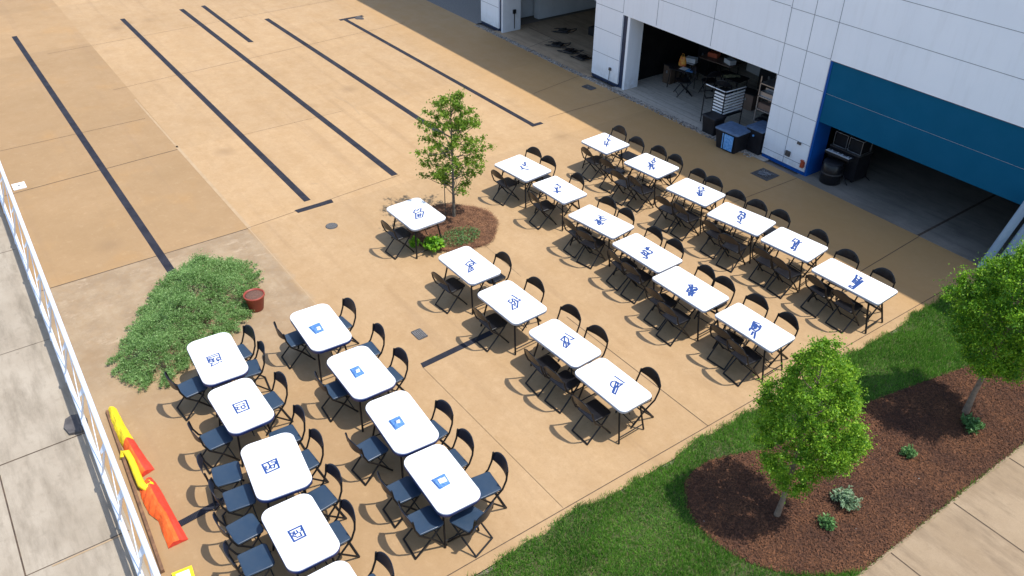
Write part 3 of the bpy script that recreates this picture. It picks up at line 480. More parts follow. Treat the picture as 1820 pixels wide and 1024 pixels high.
moss_plant('bright_shrub',(-13.3,7.02),.11,.30,26,.075,.045,MT['leafbright'],'narrow bright green sprig at the corner of the lone table',seed=7)
P=scatter(2600,-13.5,-12.7,7.55,8.55); P=P[((P[:,0]+13.1)/.33)**2+((P[:,1]-8.0)/.5)**2<1]
tag(leaves('ground_cover',np.column_stack([P,RNG.uniform(.04,.14,len(P))]),.05,.014,MT['leafplant'],None,.2),'low creeping green ground cover on the round mulch ring','ground cover',kind='stuff')
# pot
pt=empty('plant_pot',(-13.17,3.45,0)); tag(pt,'red brown round plant pot filled with soil beside the spreading shrub','pot')
B().lathe([(.12,0),(.135,.02),(.185,.30),(.20,.31),(.20,.345),(.18,.345),(.17,.30)],28).make('vessel',MT['terracotta'],pt)
B().lathe([(.165,.27),(.172,.318),(.12,.328),(.02,.332)],24).make('soil',MT['soil'],pt)
# ---------------------------------------------------------------- tables
def table_proto(kind):
    t=empty('folding_table'); L,W=1.2,.72; kids=[]
    r={'A':.16,'B':.11,'C':.055}[kind]
    if kind=='A':
        kids.append(B().slab(rrect(L,W,r,8),[.728,.742,.757,.76],[.004,0,.001,.006]).make('tabletop',MT['white'],t))
        kids.append(B().slab(rrect(L+.006,W+.006,r,8),[.672,.682,.7275],[.014,.004,0]).make('skirt',MT['rimb'],t))
    else:
        kids.append(B().slab(rrect(L-.004,W-.004,r,6),[.748,.757,.760],[0,.002,.008]).make('tabletop',MT['white'],t))
        kids.append(B().slab(rrect(L,W,r,6),[.698,.706,.7475],[.012,.002,0]).make('skirt',MT['rimw'],t))
    for sx in (-1,1):
        for sy in (-1,1):
            xt,xf=sx*(L/2-.20),sx*(L/2-.07)
            kids.append(B().tube([(xt,sy*.22,.70),(xt+sx*.03,sy*.24,.5),(xf,sy*.29,.014)],.0165,7).make('leg',MT['black'],t))
        for pth,rr in (([(sx*(L/2-.095),-.283,.11),(sx*(L/2-.095),.283,.11)],.011),([(sx*(L/2-.18),-.24,.56),(sx*(L/2-.18),.24,.56)],.010),([(sx*(L/2-.2),-.23,.69),(sx*(L/2-.2),.23,.69)],.012)):
            kids.append(B().tube(pth,rr,6).make('crossbar',MT['black'],t))
        kids.append(B().tube([(sx*(L/2-.16),0,.42),(sx*.12,0,.70)],.009,6).make('brace',MT['black'],t))
    KIDS[t.name]=kids; return t
TL={'T1':'white table with blue speech bubble mark, touching the spreading shrub','T2':'second white table of the leftmost row, with square blue stamp','T3':'third white table of the leftmost row, crosswise strip under its left chairs','T4':'fourth white table of the leftmost row, large blue square stamp','T5':'white table in the leftmost row cut off by the bottom edge',
'U1':'farthest white table of the second row, pale blue leaflet on top','U2':'second table of the second row, left of two right side chairs','U3':'third table of the second row, small white card on blue sheet','U4':'nearest whole table of the second row, chair tucked at its near end',
'V0':'lone white table half shaded by the young tree','V1':'first white table of the middle row, beside the bright green shrub','V2':'second table of the middle row, dark strip running beneath it','V3':'third table of the middle row, two chairs on each long side','V4':'last table of the middle row, blue loop shaped mark on top',
'W1':'farthest white table of the fourth row, right of the young tree','W2':'second white table of the fourth row, one chair on each side','W3':'third white table of the fourth row, mark with three blue dashes','W4':'fourth white table of the fourth row, middle one by position','W5':'fifth white table of the fourth row, left of the last one','W6':'last table of the fourth row, nearest the lime green tree',
'X1':'farthest table of the row nearest the building, square white top','X2':'second table of the row nearest the building, big black chairs bunched before it','X3':'third table of the row nearest the building','X4':'fourth table of the row nearest the building, three chairs behind it','X5':'fifth table of the row nearest the building, before the longest one','X6':'longest white table, last in the row nearest the building, beside the lawn'}
protoT={}; EMPTYT={}
for k,(x,y,L,W,rz) in TABS.items():
    kd={'T':'A','U':'A','V':'B'}.get(k[0],'C')
    if kd not in protoT: t=table_proto(kd); protoT[kd]=t
    else: t=dup(protoT[kd])
    t.location=(x,y,0); t.rotation_euler=(0,0,rz); t.scale=(L/1.2,W/.72,1); tag(t,TL[k],'table','white folding tables set out in rows'); EMPTYT[k]=t
for k,st in EMB.items():
    x,y,L,W,rz=TABS[k]; sx,sy=1.2/L,.72/W; b=B()
    if k[0]=='U':
        o=empty('leaflet',(x,y,.7615),rz); tag(o,{'U1':'pale blue leaflet with white window, on the farthest table of the second row','U2':'blue leaflet with white window, on the second table of the second row','U3':'blue sheet with a tilted white card, third table of the second row','U4':'blue sheet with a wide white card, nearest whole table of the second row'}[k],'leaflet','blue leaflets lying on the tables')
        q,c=st[0],st[1]
        B().prism(q[::1],0,.003).make('sheet',MT['paperblue'],o)
        qx=sum(p[0] for p in q)/4; qy=sum(p[1] for p in q)/4; c=[(qx+(p[0]-qx)*.72,qy+(p[1]-qy)*.72) for p in c]
        cx=sum(p[0] for p in c)/4; cy=sum(p[1] for p in c)/4
        b.prism(c,.0045,.016 if k in('U3','U4') else .006).make('card',MT['paper'],o)
        g=B(); z=.018 if k in('U3','U4') else .008
        for i in range(3): 
            a=(cx-.03+.02*i,cy-.035); z=ribbon(g,[a,(a[0]+.008,a[1]+.03),(a[0]-.003,a[1]+.055)],.006,z)
        z=ribbon(g,[(q[0][0]*.8+c[0][0]*.2,q[0][1]*.8+c[0][1]*.2),(q[3][0]*.8+c[3][0]*.2,q[3][1]*.8+c[3][1]*.2)],.008,z)
        g.make('print',MT['ink'],o)
        continue
    z=.7612; w=.036 if k[0] in 'WX' else .027
    for s in st:
        if k[0] in 'T' and s is st[0] and k!='T1': ww=.027
        elif k[0]=='T': ww=.021
        else: ww=w
        z=ribbon(b,[(p[0]*sx,p[1]*sy) for p in s],ww,z)
    b.make('printed_emblem',MT['ink'],EMPTYT[k])
# ---------------------------------------------------------------- chairs
def chair_proto(kind):
    t=empty('folding_chair'); kids=[]; K=1.0 if kind=='navy' else 1.16
    seatm,backm=(MT['navyseat'],MT['navyback']) if kind=='navy' else (MT['blackseat'],MT['blackseat'])
    sp=[]
    for cx,cy,a0,r in ((.145,.14,0,.06),(-.145,.14,90,.06),(-.165,-.165,180,.03),(.165,-.165,270,.03)):
        for k in range(5):
            a=math.radians(a0+22.5*k); sp.append((cx+r*math.cos(a),cy+r*math.sin(a)))
    kids.append(B().slab(sp,[.436,.442,.456,.462],[.012,.002,0,.012]).make('seat',seatm,t))
    # back panel: curved plate with a rounded upper edge
    b=B(); N=12; lo=[];hi=[]
    for i in range(N+1):
        u=-1+2*i/N; x=.205*K*u; bow=-.262-.045*(1-u*u); zt=(.865-.07*abs(u)**3.2-.012*u*u) if K==1 else (.86-.125*abs(u)**2.6); zb=(.635+.025*u*u) if K==1 else (.672+.012*u*u)
        lo.append((x,bow+.012,zb)); hi.append((x,bow-.018,zt))
    rows=[]
    for f in (0,.15,.5,.85,1): rows.append([tuple(l[k]+(h[k]-l[k])*f for k in range(3)) for l,h in zip(lo,hi)])
    th=.009; n1=N+1; vs=[p for r in rows for p in r]+[(p[0],p[1]-th,p[2]) for r in rows for p in r]; o=len(rows)*n1; fs=[]
    for r in range(len(rows)-1):
        for i in range(N):
            a=r*n1+i; fs.append((a,a+1,a+n1+1,a+n1)); fs.append((o+a,o+a+n1,o+a+n1+1,o+a+1))
    per=[(0,i) for i in range(n1)]+[(r,N) for r in range(1,len(rows))]+[(len(rows)-1,i) for i in range(N-1,-1,-1)]+[(r,0) for r in range(len(rows)-2,0,-1)]
    for j in range(len(per)):
        a=per[j][0]*n1+per[j][1]; c=per[(j+1)%len(per)]; c=c[0]*n1+c[1]; fs.append((c,a,o+a,o+c))
    kids.append(b.add(vs,fs,0,True).make('backrest',backm,t))
    for s in (-1,1):
        kids.append(B().tube([(s*.207*K,-.272,.79 if K==1 else .735),(s*.212*K,-.25,.62),(s*.212*K,-.19,.47),(s*.21*(K*.5+.5),-.02,.30),(s*.205,.20,.012)],.015,7).make('front_leg',MT['black'],t))
        kids.append(B().tube([(s*.192,.13,.432),(s*.188,.02,.30),(s*.19,-.27,.012)],.014,7).make('rear_leg',MT['black'],t))
    kids.append(B().tube([(-.19,-.265,.018),(.19,-.265,.018)],.015,6).make('floor_bar',MT['black'],t)); kids.append(B().tube([(-.205,.155,.07),(.205,.155,.07)],.0095,6).make('crossbar',MT['black'],t))
    kids.append(B().tube([(-.195,.02,.43),(-.195,.13,.43),(.195,.13,.43),(.2,-.16,.43),(-.2,-.16,.43),(-.195,.02,.43)],.009,6).make('seat_frame',MT['black'],t))
    KIDS[t.name]=kids; return t
FIX={('T1','R',0):-11.50,('T1','R',1):-11.02,('W3','L',0):-11.30,('W3','L',1):-10.84,('W4','L',0):-9.86,('W4','L',1):-9.38,('W5','L',0):-8.50,('W5','L',1):-8.02,('W6','L',0):-7.02,('W6','L',1):-6.54,
 ('X2','L',0):-12.45,('X2','L',1):-11.98,('X3','L',0):-10.98,('X3','L',1):-10.50,('X5','L',0):-8.32,('X5','L',1):-7.84,('V3','L',0):-8.30,('V3','L',1):-7.80,('T3','L',0):-8.97,('T3','L',1):-8.45}
ROW={'T':'leftmost row','U':'second row','V':'middle row','W':'fourth row','X':'building-side row'}
ORD=['lone','first','second','third','fourth','fifth','sixth']
cnt={}; tot={}
for k,s,x,y in CH: tot[(k,s)]=tot.get((k,s),0)+1
protoC={}
for k,s,x,y in CH:
    i=cnt.get((k,s),0); cnt[(k,s)]=i+1
    x=FIX.get((k,s,i),x); y_t=TABS[k][1]
    dy=TABS[k][3]/2+.14
    if s=='R': y=max(y,y_t+dy-.12); 
    if s=='L': y=min(y,y_t-dy+.16)
    kd='navy' if k[0] in 'TU' else 'black'
    if kd not in protoC: c=chair_proto(kd); protoC[kd]=c
    else: c=dup(protoC[kd])
    rz={'R':math.pi,'L':0,'H':math.pi*.62}[s]+random.uniform(-.14,.14)+TABS[k][4]*.5
    if s=='H': x,y=-6.34,3.88
    c.location=(x,y,0); c.rotation_euler=(0,0,rz); c.scale=(1.0,1.0,1.0)
    look='navy seat' if kd=='navy' else 'black'
    n=tot[(k,s)]; pos='only one' if n==1 else (('far one','near one') if n==2 else ('farthest','middle one','nearest'))[i]
    side={'R':'right side','L':'left side','H':'near end'}[s]
    tn='the lone table by the young tree' if k=='V0' else ('%s table in %s'%(ORD[int(k[1])],ROW[k[0]]))
    if s=='H': lab='navy seat folding chair set askew at the near end of a table'
    else: lab='%s folding chair, %s, %s of %s'%(look,pos,side,tn)
    tag(c,lab,'chair','folding chairs around the tables')
# ---------------------------------------------------------------- white truss railing
def topV(u): return .14+(-7.4-u)*.0182
def botV(u): return -.015+(-8.4-u)*.0146
rl=empty('truss_railing',(-12,.2,0)); tag(rl,'long white metal truss railing between the walkway and the patio','railing')
def bx(p): return (p[0]+12,p[1]-.2,p[2])
us=np.linspace(-27,-3,25)
B().tube([bx((u,topV(u),1.1)) for u in (-27,-3)],.038,10).make('top_rail',MT['railing'],rl)
B().tube([bx((u,botV(u),.16)) for u in (-27,-3)],.038,10).make('bottom_rail',MT['railing'],rl)
nodes=[-19.47-3.3,-19.47-1.65,-19.47,-17.9,-16.3,-14.95,-13.95,-12.6,-11.3,-9.9,-8.9,-7.84,-6.7,-5.6,-4.5]
for i,u in enumerate(nodes):
    B().tube([bx((u,topV(u),1.09)),bx((u-.38,botV(u),.18))],.017,7).make('brace',MT['railing'],rl)
    if i<len(nodes)-1:
        B().tube([bx((u,topV(u),1.09)),bx(((u+nodes[i+1])/2+.25,botV(u),.18))],.008,7).make('brace',MT['railing'],rl)
    q=[(u-.04,topV(u)-.005,1.075),(u+.14,topV(u)-.005,1.075),(u+.05,topV(u)-.10,.93),(u-.02,topV(u)-.10,.93)]
    g=B().add([bx(p) for p in q]+[bx((p[0],p[1]-.01,p[2]-.012)) for p in q],[(0,1,2,3),(7,6,5,4),(0,4,5,1),(1,5,6,2),(2,6,7,3),(3,7,4,0)])
    g.make('gusset',MT['railing'],rl)
    B().tube([bx((u-.38,botV(u),.16)),bx((u-.38,botV(u)-.02,0))],.03,8).make('foot',MT['railing'],rl)
# stone block, plate, sign, board, cloths
tag(B().prism([(-11.98,-.20),(-11.8,-.26),(-11.6,-.22),(-11.55,-.05),(-11.62,.06),(-11.8,.09),(-11.97,.03),(-12.02,-.1)],.002,.05).make('stone_block',MT['rust']),'flat dark stone block at the foot of the white railing','stone block')
pl=B().box(-.16,.16,-.14,.14,.003,.03).make('white_plate',MT['paper'],loc=(-21.04,.61,0)); tag(pl,'white rectangular cover plate on the slab beside the railing','cover plate')
B().box(-.03,.03,-.03,.03,.0305,.034).make('mark',MT['gratepale'],pl)
sg=empty('yellow_bordered_board',(-7.86,.43,.03),-.1); tag(sg,'white board with yellow border lying at the bottom of the picture','board')
B().box(-.22,.26,-.13,.13,0,.02).make('border',MT['yellow'],sg); B().box(-.17,.21,-.085,.085,.021,.026).make('face',MT['paper'],sg)
tag(B().add([(-11.8,.36,.0),(-8.2,.20,.0),(-8.2,.26,.0),(-11.8,.42,.0),(-11.8,.38,.06),(-8.2,.22,.06),(-8.2,.26,.06),(-11.8,.42,.06)],[(3,2,1,0),(4,5,6,7),(0,1,5,4),(1,2,6,5),(2,3,7,6),(3,0,4,7)]).make('wooden_board',MT['wood']),'thin brown wooden board lying along the foot of the white railing','board')
def drape(b,stations,mi_l,mi_r,n=10):
    # stations: (left pt, right pt, ridge fraction, ridge height)
    rows=[]
    for (l,r,f,h) in stations:
        row=[]
        for k in range(n+1):
            t=k/n; hh=h*(t/f if t<f else (1-t)/(1-f)); hh=h*(1-(1-hh/h)**1.35) if h>0 else 0
            row.append((l[0]+(r[0]-l[0])*t+random.uniform(-.003,.003),l[1]+(r[1]-l[1])*t,.014+hh+random.uniform(-.005,.006)+.008*math.sin(len(rows)*1.1+k*.6)))
        rows.append(row)
    vs=[p for r in rows for p in r]+[(p[0],p[1],.004) for p in rows[0]]+[(p[0],p[1],.004) for p in rows[-1]]
    m=n+1
    for i in range(len(rows)-1):
        for k in range(n):
            b.add([rows[i][k],rows[i+1][k],rows[i+1][k+1],rows[i][k+1]],[(0,1,2,3)],mi_l if (k+.5)/n<stations[0][2] else mi_r,True)
    for r in (rows[0],rows[-1]):
        b.add(list(r)+[(p[0],p[1],.004) for p in r],[(k,k+1,m+k+1,m+k) for k in range(n)],mi_r)
def lerp_st(a,b,n):
    out=[]
    for i in range(n):
        t=i/n; out.append(tuple((tuple(a[j][q]*(1-t)+b[j][q]*t for q in range(2)) if j<2 else a[j]*(1-t)+b[j]*t) for j in range(4)))
    return out
def stations(keys,n=8):
    out=[]
    for a,b in zip(keys[:-1],keys[1:]): out+=lerp_st(a,b,n)
    return out+[keys[-1]]
c1=empty('fabric_sleeve'); tag(c1,'yellow and orange fabric sleeve lying beside the railing, the farther one','fabric sleeve','yellow and orange sleeves by the railing')
b=B(); drape(b,stations([((-11.86,.44),(-11.86,.49),.5,.03),((-11.80,.39),(-11.80,.54),.5,.10),((-11.3,.36),(-11.36,.55),.5,.13),((-10.86,.40),(-10.93,.58),.5,.13)]),0,0); b.make('yellow_end',MT['yellow'],c1)
b=B(); drape(b,stations([((-10.86,.40),(-10.93,.58),.5,.135),((-10.45,.40),(-10.5,.62),.48,.12),((-10.05,.42),(-10.12,.67),.45,.07)]),0,1); b.make('orange_skirt',[MT['orange'],MT['redf']],c1)
c2=empty('fabric_sleeve'); tag(c2,'yellow and orange fabric sleeve with hooked handle, the nearer and larger one','fabric sleeve','yellow and orange sleeves by the railing')
B().tube([(-10.60,.33,.04),(-10.68,.37,.07),(-10.62,.42,.08),(-10.42,.43,.08),(-10.1,.42,.08),(-9.84,.42,.08),(-9.74,.46,.08),(-9.78,.53,.07),(-9.9,.52,.05)],[.035,.05,.052,.05,.052,.055,.055,.05,.03],9).make('yellow_handle',MT['yellow'],c2)
b=B(); drape(b,stations([((-9.98,.50),(-9.98,.58),.6,.03),((-9.82,.37),(-9.84,.61),.6,.10),((-9.6,.35),(-9.62,.63),.58,.13),((-9.3,.36),(-9.35,.64),.5,.13),((-9.1,.43),(-9.1,.65),.45,.12),((-8.55,.41),(-8.55,.68),.42,.07)]),0,1); b.make('orange_skirt',[MT['orange'],MT['redf']],c2)
# ---------------------------------------------------------------- covers in the paving
gr=empty('round_drain',(-15.19,5.96,0)); tag(gr,'round grey drain cover on the open patio near the dark strips','drain cover')
B().lathe([(.135,.002),(.135,.008),(.125,.010)],28).make('frame',MT['grate'],gr)
b=B()
for i in range(-4,5):
    w=math.sqrt(max(0,.115**2-(i*.026)**2)); b.box(-w,w,i*.026-.007,i*.026+.007,.0105,.014)
b.make('grille',MT['gratepale'],gr)
gr=empty('rectangular_drain',(-10.72,5.62,0),.03); tag(gr,'small rectangular grey drain cover between the second and middle rows','drain cover')
B().prism(rrect(.30,.21,.03),.002,.009).make('frame',MT['grate'],gr)
b=B(); [b.box(-.12,.12,-.085+i*.034,-.068+i*.034,.0095,.013) for i in range(6)]; b.make('grille',MT['gratepale'],gr)
gr=empty('utility_cover',(-18.35,16.0,0),.1); tag(gr,'black utility cover on the driveway before the second white pillar','utility cover')
B().prism(rrect(.42,.28,.05),.002,.010).make('lid',MT['grate'],gr); B().box(-.06,-.02,-.02,.02,.0105,.016).make('pull_ring',MT['gratepale'],gr)
gr=empty('sunken_grate',(-11.43,15.97,0),.02); tag(gr,'square black grate heaped with scraps before the pillar of the blue door','grate')
B().box(-.26,.26,-.25,.25,.002,.008).make('frame',MT['grate'],gr)
b=B(); [b.tube([(random.uniform(-.15,.15),random.uniform(-.15,.15),.02),(random.uniform(-.16,.16),random.uniform(-.16,.16),.05),(random.uniform(-.15,.15),random.uniform(-.15,.15),.02)],.006,5) for _ in range(22)]; b.make('scraps',MT['steel'],gr)
sc=B(); [sc.add([(random.uniform(-.18,.18),random.uniform(-.2,.2),.006) for _ in range(4)],[(0,1,2,3)]) for _ in range(1)]
wl=B().slab([(.2*math.cos(t)*(1+.3*math.sin(3*t)),.16*math.sin(t)) for t in [2*math.pi*k/14 for k in range(14)]],[.003,.03,.04],[0,.04,.1]).make('crumpled_rag',MT['rust'],loc=(-28.35,13.25,0)); tag(wl,'crumpled grey rag at the far hooked end of the dark strip','rag')
# ---------------------------------------------------------------- building
V0=16.71
bd=empty('garage_building',(-16,V0,0)); tag(bd,'large white panelled garage building with three open bays and a blue door','building')
def part(name,mat,boxes,parent=bd):
    b=B()
    for q in boxes: b.box(q[0]+16,q[1]+16,q[2]-V0,q[3]-V0,q[4],q[5])
    return b.make(name,mat,parent)
HT=9.1
part('wall',MT['wall'],[(-25.4,-24.27,V0,V0+.35,.10,HT)])
part('wall',MT['wall'],[(-19.1,-17.88,V0,V0+.35,.10,HT)])
part('wall',MT['wall'],[(-12.2,-10.84,V0,V0+.35,.10,HT)])
part('wall',MT['wall'],[(-24.27,-19.1,V0,V0+.35,2.32,HT)])
part('wall',MT['wall'],[(-17.88,-12.2,V0,V0+.35,2.21,HT)])
part('wall',MT['wall'],[(-10.84,-5.68,V0,V0+.35,2.96,HT)])
part('wall',MT['wall'],[(-5.68,4,V0,V0+.35,.0,HT)])
part('base_strip',MT['navy'],[(-25.39,-24.28,V0+.01,V0+.34,0,.099)])
part('base_strip',MT['navy'],[(-19.09,-17.89,V0+.01,V0+.34,0,.099)])
part('base_strip',MT['bluepaint'],[(-12.19,-10.85,V0+.01,V0+.34,0,.099)])
part('roof_with_shade_slab',MT['base'],[(-25.4,4,V0+.36,30,8.9,HT),(-38,-25.402,V0,30,8.9,HT)])  # second box: unseen overhang added to carry the building's shadow farther along
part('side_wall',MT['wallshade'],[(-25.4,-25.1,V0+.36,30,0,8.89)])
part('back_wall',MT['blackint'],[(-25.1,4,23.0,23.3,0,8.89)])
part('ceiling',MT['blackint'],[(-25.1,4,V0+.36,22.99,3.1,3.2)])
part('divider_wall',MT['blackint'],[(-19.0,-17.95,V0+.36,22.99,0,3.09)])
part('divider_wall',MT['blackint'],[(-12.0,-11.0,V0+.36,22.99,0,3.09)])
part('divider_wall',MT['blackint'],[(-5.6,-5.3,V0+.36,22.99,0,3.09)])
part('door_jamb',MT['navy'],[(-24.265,-24.13,V0+.06,V0+.3,0,2.31)])
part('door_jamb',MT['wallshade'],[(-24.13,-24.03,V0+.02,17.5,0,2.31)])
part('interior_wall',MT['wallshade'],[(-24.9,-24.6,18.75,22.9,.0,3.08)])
part('door_jamb',MT['navy'],[(-17.878,-17.68,V0+.05,V0+.34,0,2.205)])
part('door_jamb',MT['wall'],[(-17.68,-17.58,V0+.02,17.28,.0,2.205)])
part('door_jamb',MT['bluepaint'],[(-10.84,-10.78,V0+.015,17.3,0,2.95)])
dr=part('rollup_door',MT['bluedoor'],[(-10.78,-5.69,V0+.03,V0+.09,1.47,2.165),(-10.78,-5.69,V0+.03,V0+.09,2.18,2.94)])
part('seam',MT['pinkedge'],[(-10.78,-5.69,V0+.045,V0+.085,2.166,2.179)],bd)
part('door_trim',MT['navy'],[(-10.82,-5.69,V0+.005,V0+.12,2.942,2.958)])
part('corner_trim',MT['pinkedge'],[(-10.846,-10.838,V0-.006,V0-.001,.1,2.96)])
# panel seams, 3 mm proud
sm=[]
def hs(x0,x1,z): sm.append((x0,x1,V0-.003,V0-.0005,z-.006,z+.006))
def vsn(x,z0,z1): sm.append((x-.006,x+.006,V0-.0045,V0-.001,z0,z1))
for z in (.26,.80,1.45,2.2): hs(-12.2,-10.85,z)
for z in (.83,1.56,2.26): hs(-19.1,-17.88,z)
for z in (.83,1.56,2.26): hs(-25.4,-24.27,z)
hs(-25.4,-10.85,2.98); hs(-10.85,4,3.82); hs(-12.2,-10.85,3.82); hs(-25.4,-12.2,3.85); hs(-25.4,4,4.63); hs(-25.4,4,5.45)
for x in (-11.52,): vsn(x,.1,HT)
vsn(-12.17,2.2,HT); vsn(-10.85,2.97,HT)
for x in (-14.45,-16.5,-17.88,-20.6,-22.4): vsn(x,2.26 if x>-17.9 else 2.33,HT-.01)
b=B()
for q in sm: b.box(q[0]+16,q[1]+16,q[2]-V0,q[3]-V0,q[4],q[5])
b.make('panel_seams',MT['seam'],bd)
o=part('outlet_box',MT['grate'],[(-18.27,-18.19,V0-.05,V0-.002,.44,.52)]); B().tube([(-18.23+16,-.03,.45),(-18.24+16,-.035,.2),(-18.27+16,-.05,.01)],.009,6).make('cable',MT['black'],o)
part('wall_box',MT['grate'],[(-11.47,-11.34,V0-.05,V0-.002,.33,.46)])
part('wall_box',MT['grate'],[(-11.2,-11.1,V0-.04,V0-.002,.74,.80)])
part('fire_valve',MT['red'],[(-10.95,-10.87,V0-.09,V0-.006,.22,.36),(-10.98,-10.90,V0-.06,V0-.01,.36,.40)])
o=part('outlet_box',MT['black'],[(-24.029,-23.97,17.15,17.26,.62,.76)]); B().tube([(-23.99+16,17.2-V0,.62),(-23.98+16,17.2-V0,.1)],.014,6).make('cable',MT['black'],o)
# floors inside
structure(B().box(-24.4,-19.05,16.5,23,-.03,.004).make('garage_floor_tan',MT['g1']))
structure(B().box(-17.95,-11.95,16.52,23,-.03,.004).make('garage_floor_plank',MT['plank']))
structure(B().box(-11.0,-5.6,16.5,23,-.03,.004).make('garage_floor_dark',MT['g3']))
structure(B().add([(-7.56,16.5,.007),(-7.50,16.5,.007),(-7.58,22,.007),(-7.64,22,.007)],[(0,1,2,3)]).add([(-24.0,17.86,.007),(-19.1,17.8,.007),(-19.1,17.825,.007),(-24.0,17.885,.007)],[(0,1,2,3)]).add([(-22.3,16.6,.0075),(-22.28,16.6,.0075),(-22.6,17.85,.0075),(-22.62,17.85,.0075)],[(0,1,2,3)]).make('floor_cracks',MT['joint']))
P=np.concatenate([scatter(1500,-25.3,-19.1,16.36,16.56),scatter(1400,-19.1,-12.3,16.38,16.60)]); V=[]
pb=B()
for p in P:
    s=random.uniform(.012,.035); a=random.uniform(0,3.14); ca,sa=math.cos(a)*s,math.sin(a)*s; h=s*.7
    pb.add([(p[0]-ca,p[1]-sa,0),(p[0]+sa,p[1]-ca,0),(p[0]+ca,p[1]+sa,0),(p[0]-sa,p[1]+ca,0),(p[0]+random.uniform(-.3,.3)*s,p[1],h+.003)],[(0,1,4),(1,2,4),(2,3,4),(3,0,4)])
tag(pb.make('threshold_gravel',MT['pebble']),'narrow band of loose pebbles along the garage thresholds','gravel',kind='stuff')
# leaning pipes at the blue door's right end
tag(B().tube([(-6.02,16.42,0),(-5.66,16.42,1.75)],.085,14).make('leaning_pipe',MT['pipe']),'blue grey pipe leaning by the right end of the blue door, left one','pipe','leaning pipes')
tag(B().tube([(-5.80,16.5,0),(-5.44,16.5,1.75)],.075,14).make('leaning_pipe',MT['pipe']),'blue grey pipe leaning by the right end of the blue door, right one','pipe','leaning pipes')
# ---------------------------------------------------------------- garage contents
def folded_chair(loc,rz,label):
    t=empty('collapsed_chair',(loc[0],loc[1],.02),rz); tag(t,label,'chair','collapsed chairs on the garage floor')
    B().tube([(-.35,-.2,.03),(.2,-.22,.04),(.42,-.18,.12),(.46,0,.14),(.42,.18,.12),(.2,.22,.04),(-.35,.2,.03)],.014,6).make('frame',MT['black'],t)
    B().slab(rrect(.38,.36,.06),[.05,.07,.075],[0,0,.02]).make('seat',MT['blackseat'],t)
    B().tube([(-.42,-.16,.02),(.05,-.17,.09),(.05,.17,.09),(-.42,.16,.02)],.011,6).make('leg',MT['black'],t); return t
folded_chair((-21.85,17.5),.5,'black collapsed folding chair on the left bay floor, the farther')
folded_chair((-21.1,17.45),.3,'black collapsed folding chair on the left bay floor, middle one')
folded_chair((-20.4,17.4),.1,'black collapsed folding chair beside the white pillar, the nearest')
def clutter_box(name,boxes,loc,rz,mat,label,cat,extra=None):
    t=empty(name,(loc[0],loc[1],.006),rz); tag(t,label,cat)
    for nm,m,bs in boxes:
        b=B()
        for q in bs: b.box(*q)
        b.make(nm,m,t)
    return t
clutter_box('equipment_case',[('body',MT['bin'],[(-.35,.35,-.2,.2,0,.28)]),('latch',MT['steel'],[(-.05,.05,-.215,-.202,.12,.18)])],(-21.9,19.4),.1,None,'dark equipment case deep in the left bay','case')
for x,y,a,l in ((-22.9,18.6,.6,'black folded chair frame further back in the left bay'),(-20.2,18.9,2.2,'black folded chair frame behind the white pillar in the left bay')): folded_chair((x,y),a,l)
for x,y,z,m_,l in ((-16.0,19.5,.76,'greytop','grey box on the brown topped table in the middle bay'),(-16.7,19.55,.76,'red','dull red box on the brown topped table in the middle bay'),(-15.2,20.35,.74,'paper','white box on the long black chest in the middle bay'),(-17.05,18.95,.61,'paper','white tray on the small pale topped table')):
    bb=B().box(-.16,.16,-.11,.11,0,.13).make('goods_box',MT[m_],loc=(x,y,z+.005),rz=random.uniform(-.5,.5)); tag(bb,l,'box')
clutter_box('storage_rack',[('shelf',MT['steel'],[(-1.6,1.6,-.2,.2,.55,.58),(-1.6,1.6,-.2,.2,1.2,1.23)]),('post',MT['black'],[(-1.6,-1.56,-.2,-.16,0,1.5),(1.56,1.6,-.2,-.16,0,1.5)])],(-21.2,21.2),0,None,'long low steel rack at the back of the left bay','rack')
def small_table(name,loc,rz,L,W,h,topm,label,round_=False):
    t=empty(name,(loc[0],loc[1],.006),rz); tag(t,label,'table')
    B().slab(rrect(L,W,.05),[h-.03,h-.02,h],[.01,0,.003]).make('tabletop',topm,t)
    for sx in (-1,1):
        for sy in (-1,1): B().tube([(sx*(L/2-.06),sy*(W/2-.06),h-.03),(sx*(L/2-.03),sy*(W/2-.03),0)],.015,6).make('leg',MT['black'],t)
    return t
small_table('side_table',(-17.1,18.95),.2,.42,.34,.6,MT['greytop'],'small pale topped table just inside the middle bay on the left')
small_table('work_table',(-16.75,18.3),.25,.75,.5,.62,MT['bin'],'black work table holding papers and the yellow bag')
small_table('work_table',(-16.4,19.5),.1,1.2,.55,.75,MT['boxwood'],'brown topped table standing deeper in the middle bay')
small_table('work_table',(-15.6,19.2),.1,.9,.6,.55,MT['bin'],'low black table under the patterned cloth')
small_table('work_table',(-17.9+.5,20.6),.1,.7,.5,.8,MT['greytop'],'grey topped table at the very back of the middle bay')
t=empty('paper_sheets',(-16.6,18.3,.632)); tag(t,'white and blue papers spread on the black work table','papers')
B().box(-.22,.0,-.12,.12,0,.004,rot=.2).make('sheet',MT['paper'],t); B().box(.02,.24,-.1,.14,.005,.009,rot=.4).make('sheet',MT['cyanlabel'],t)
b=B().slab([(.14*math.cos(a)*(1+.15*math.sin(3*a)),.10*math.sin(a)) for a in [2*math.pi*k/16 for k in range(16)]],[0,.05,.16,.24,.28],[.01,0,.015,.04,.06]); bg=b.make('yellow_bag',MT['bagyellow'],loc=(-16.95,18.45,.63)); tag(bg,'crumpled yellow and red bag on the black work table','bag')
B().tube([(-.05,0,.27),(-.03,0,.36),(.04,0,.36),(.05,0,.27)],.007,5).make('handle',MT['bagyellow'],bg)
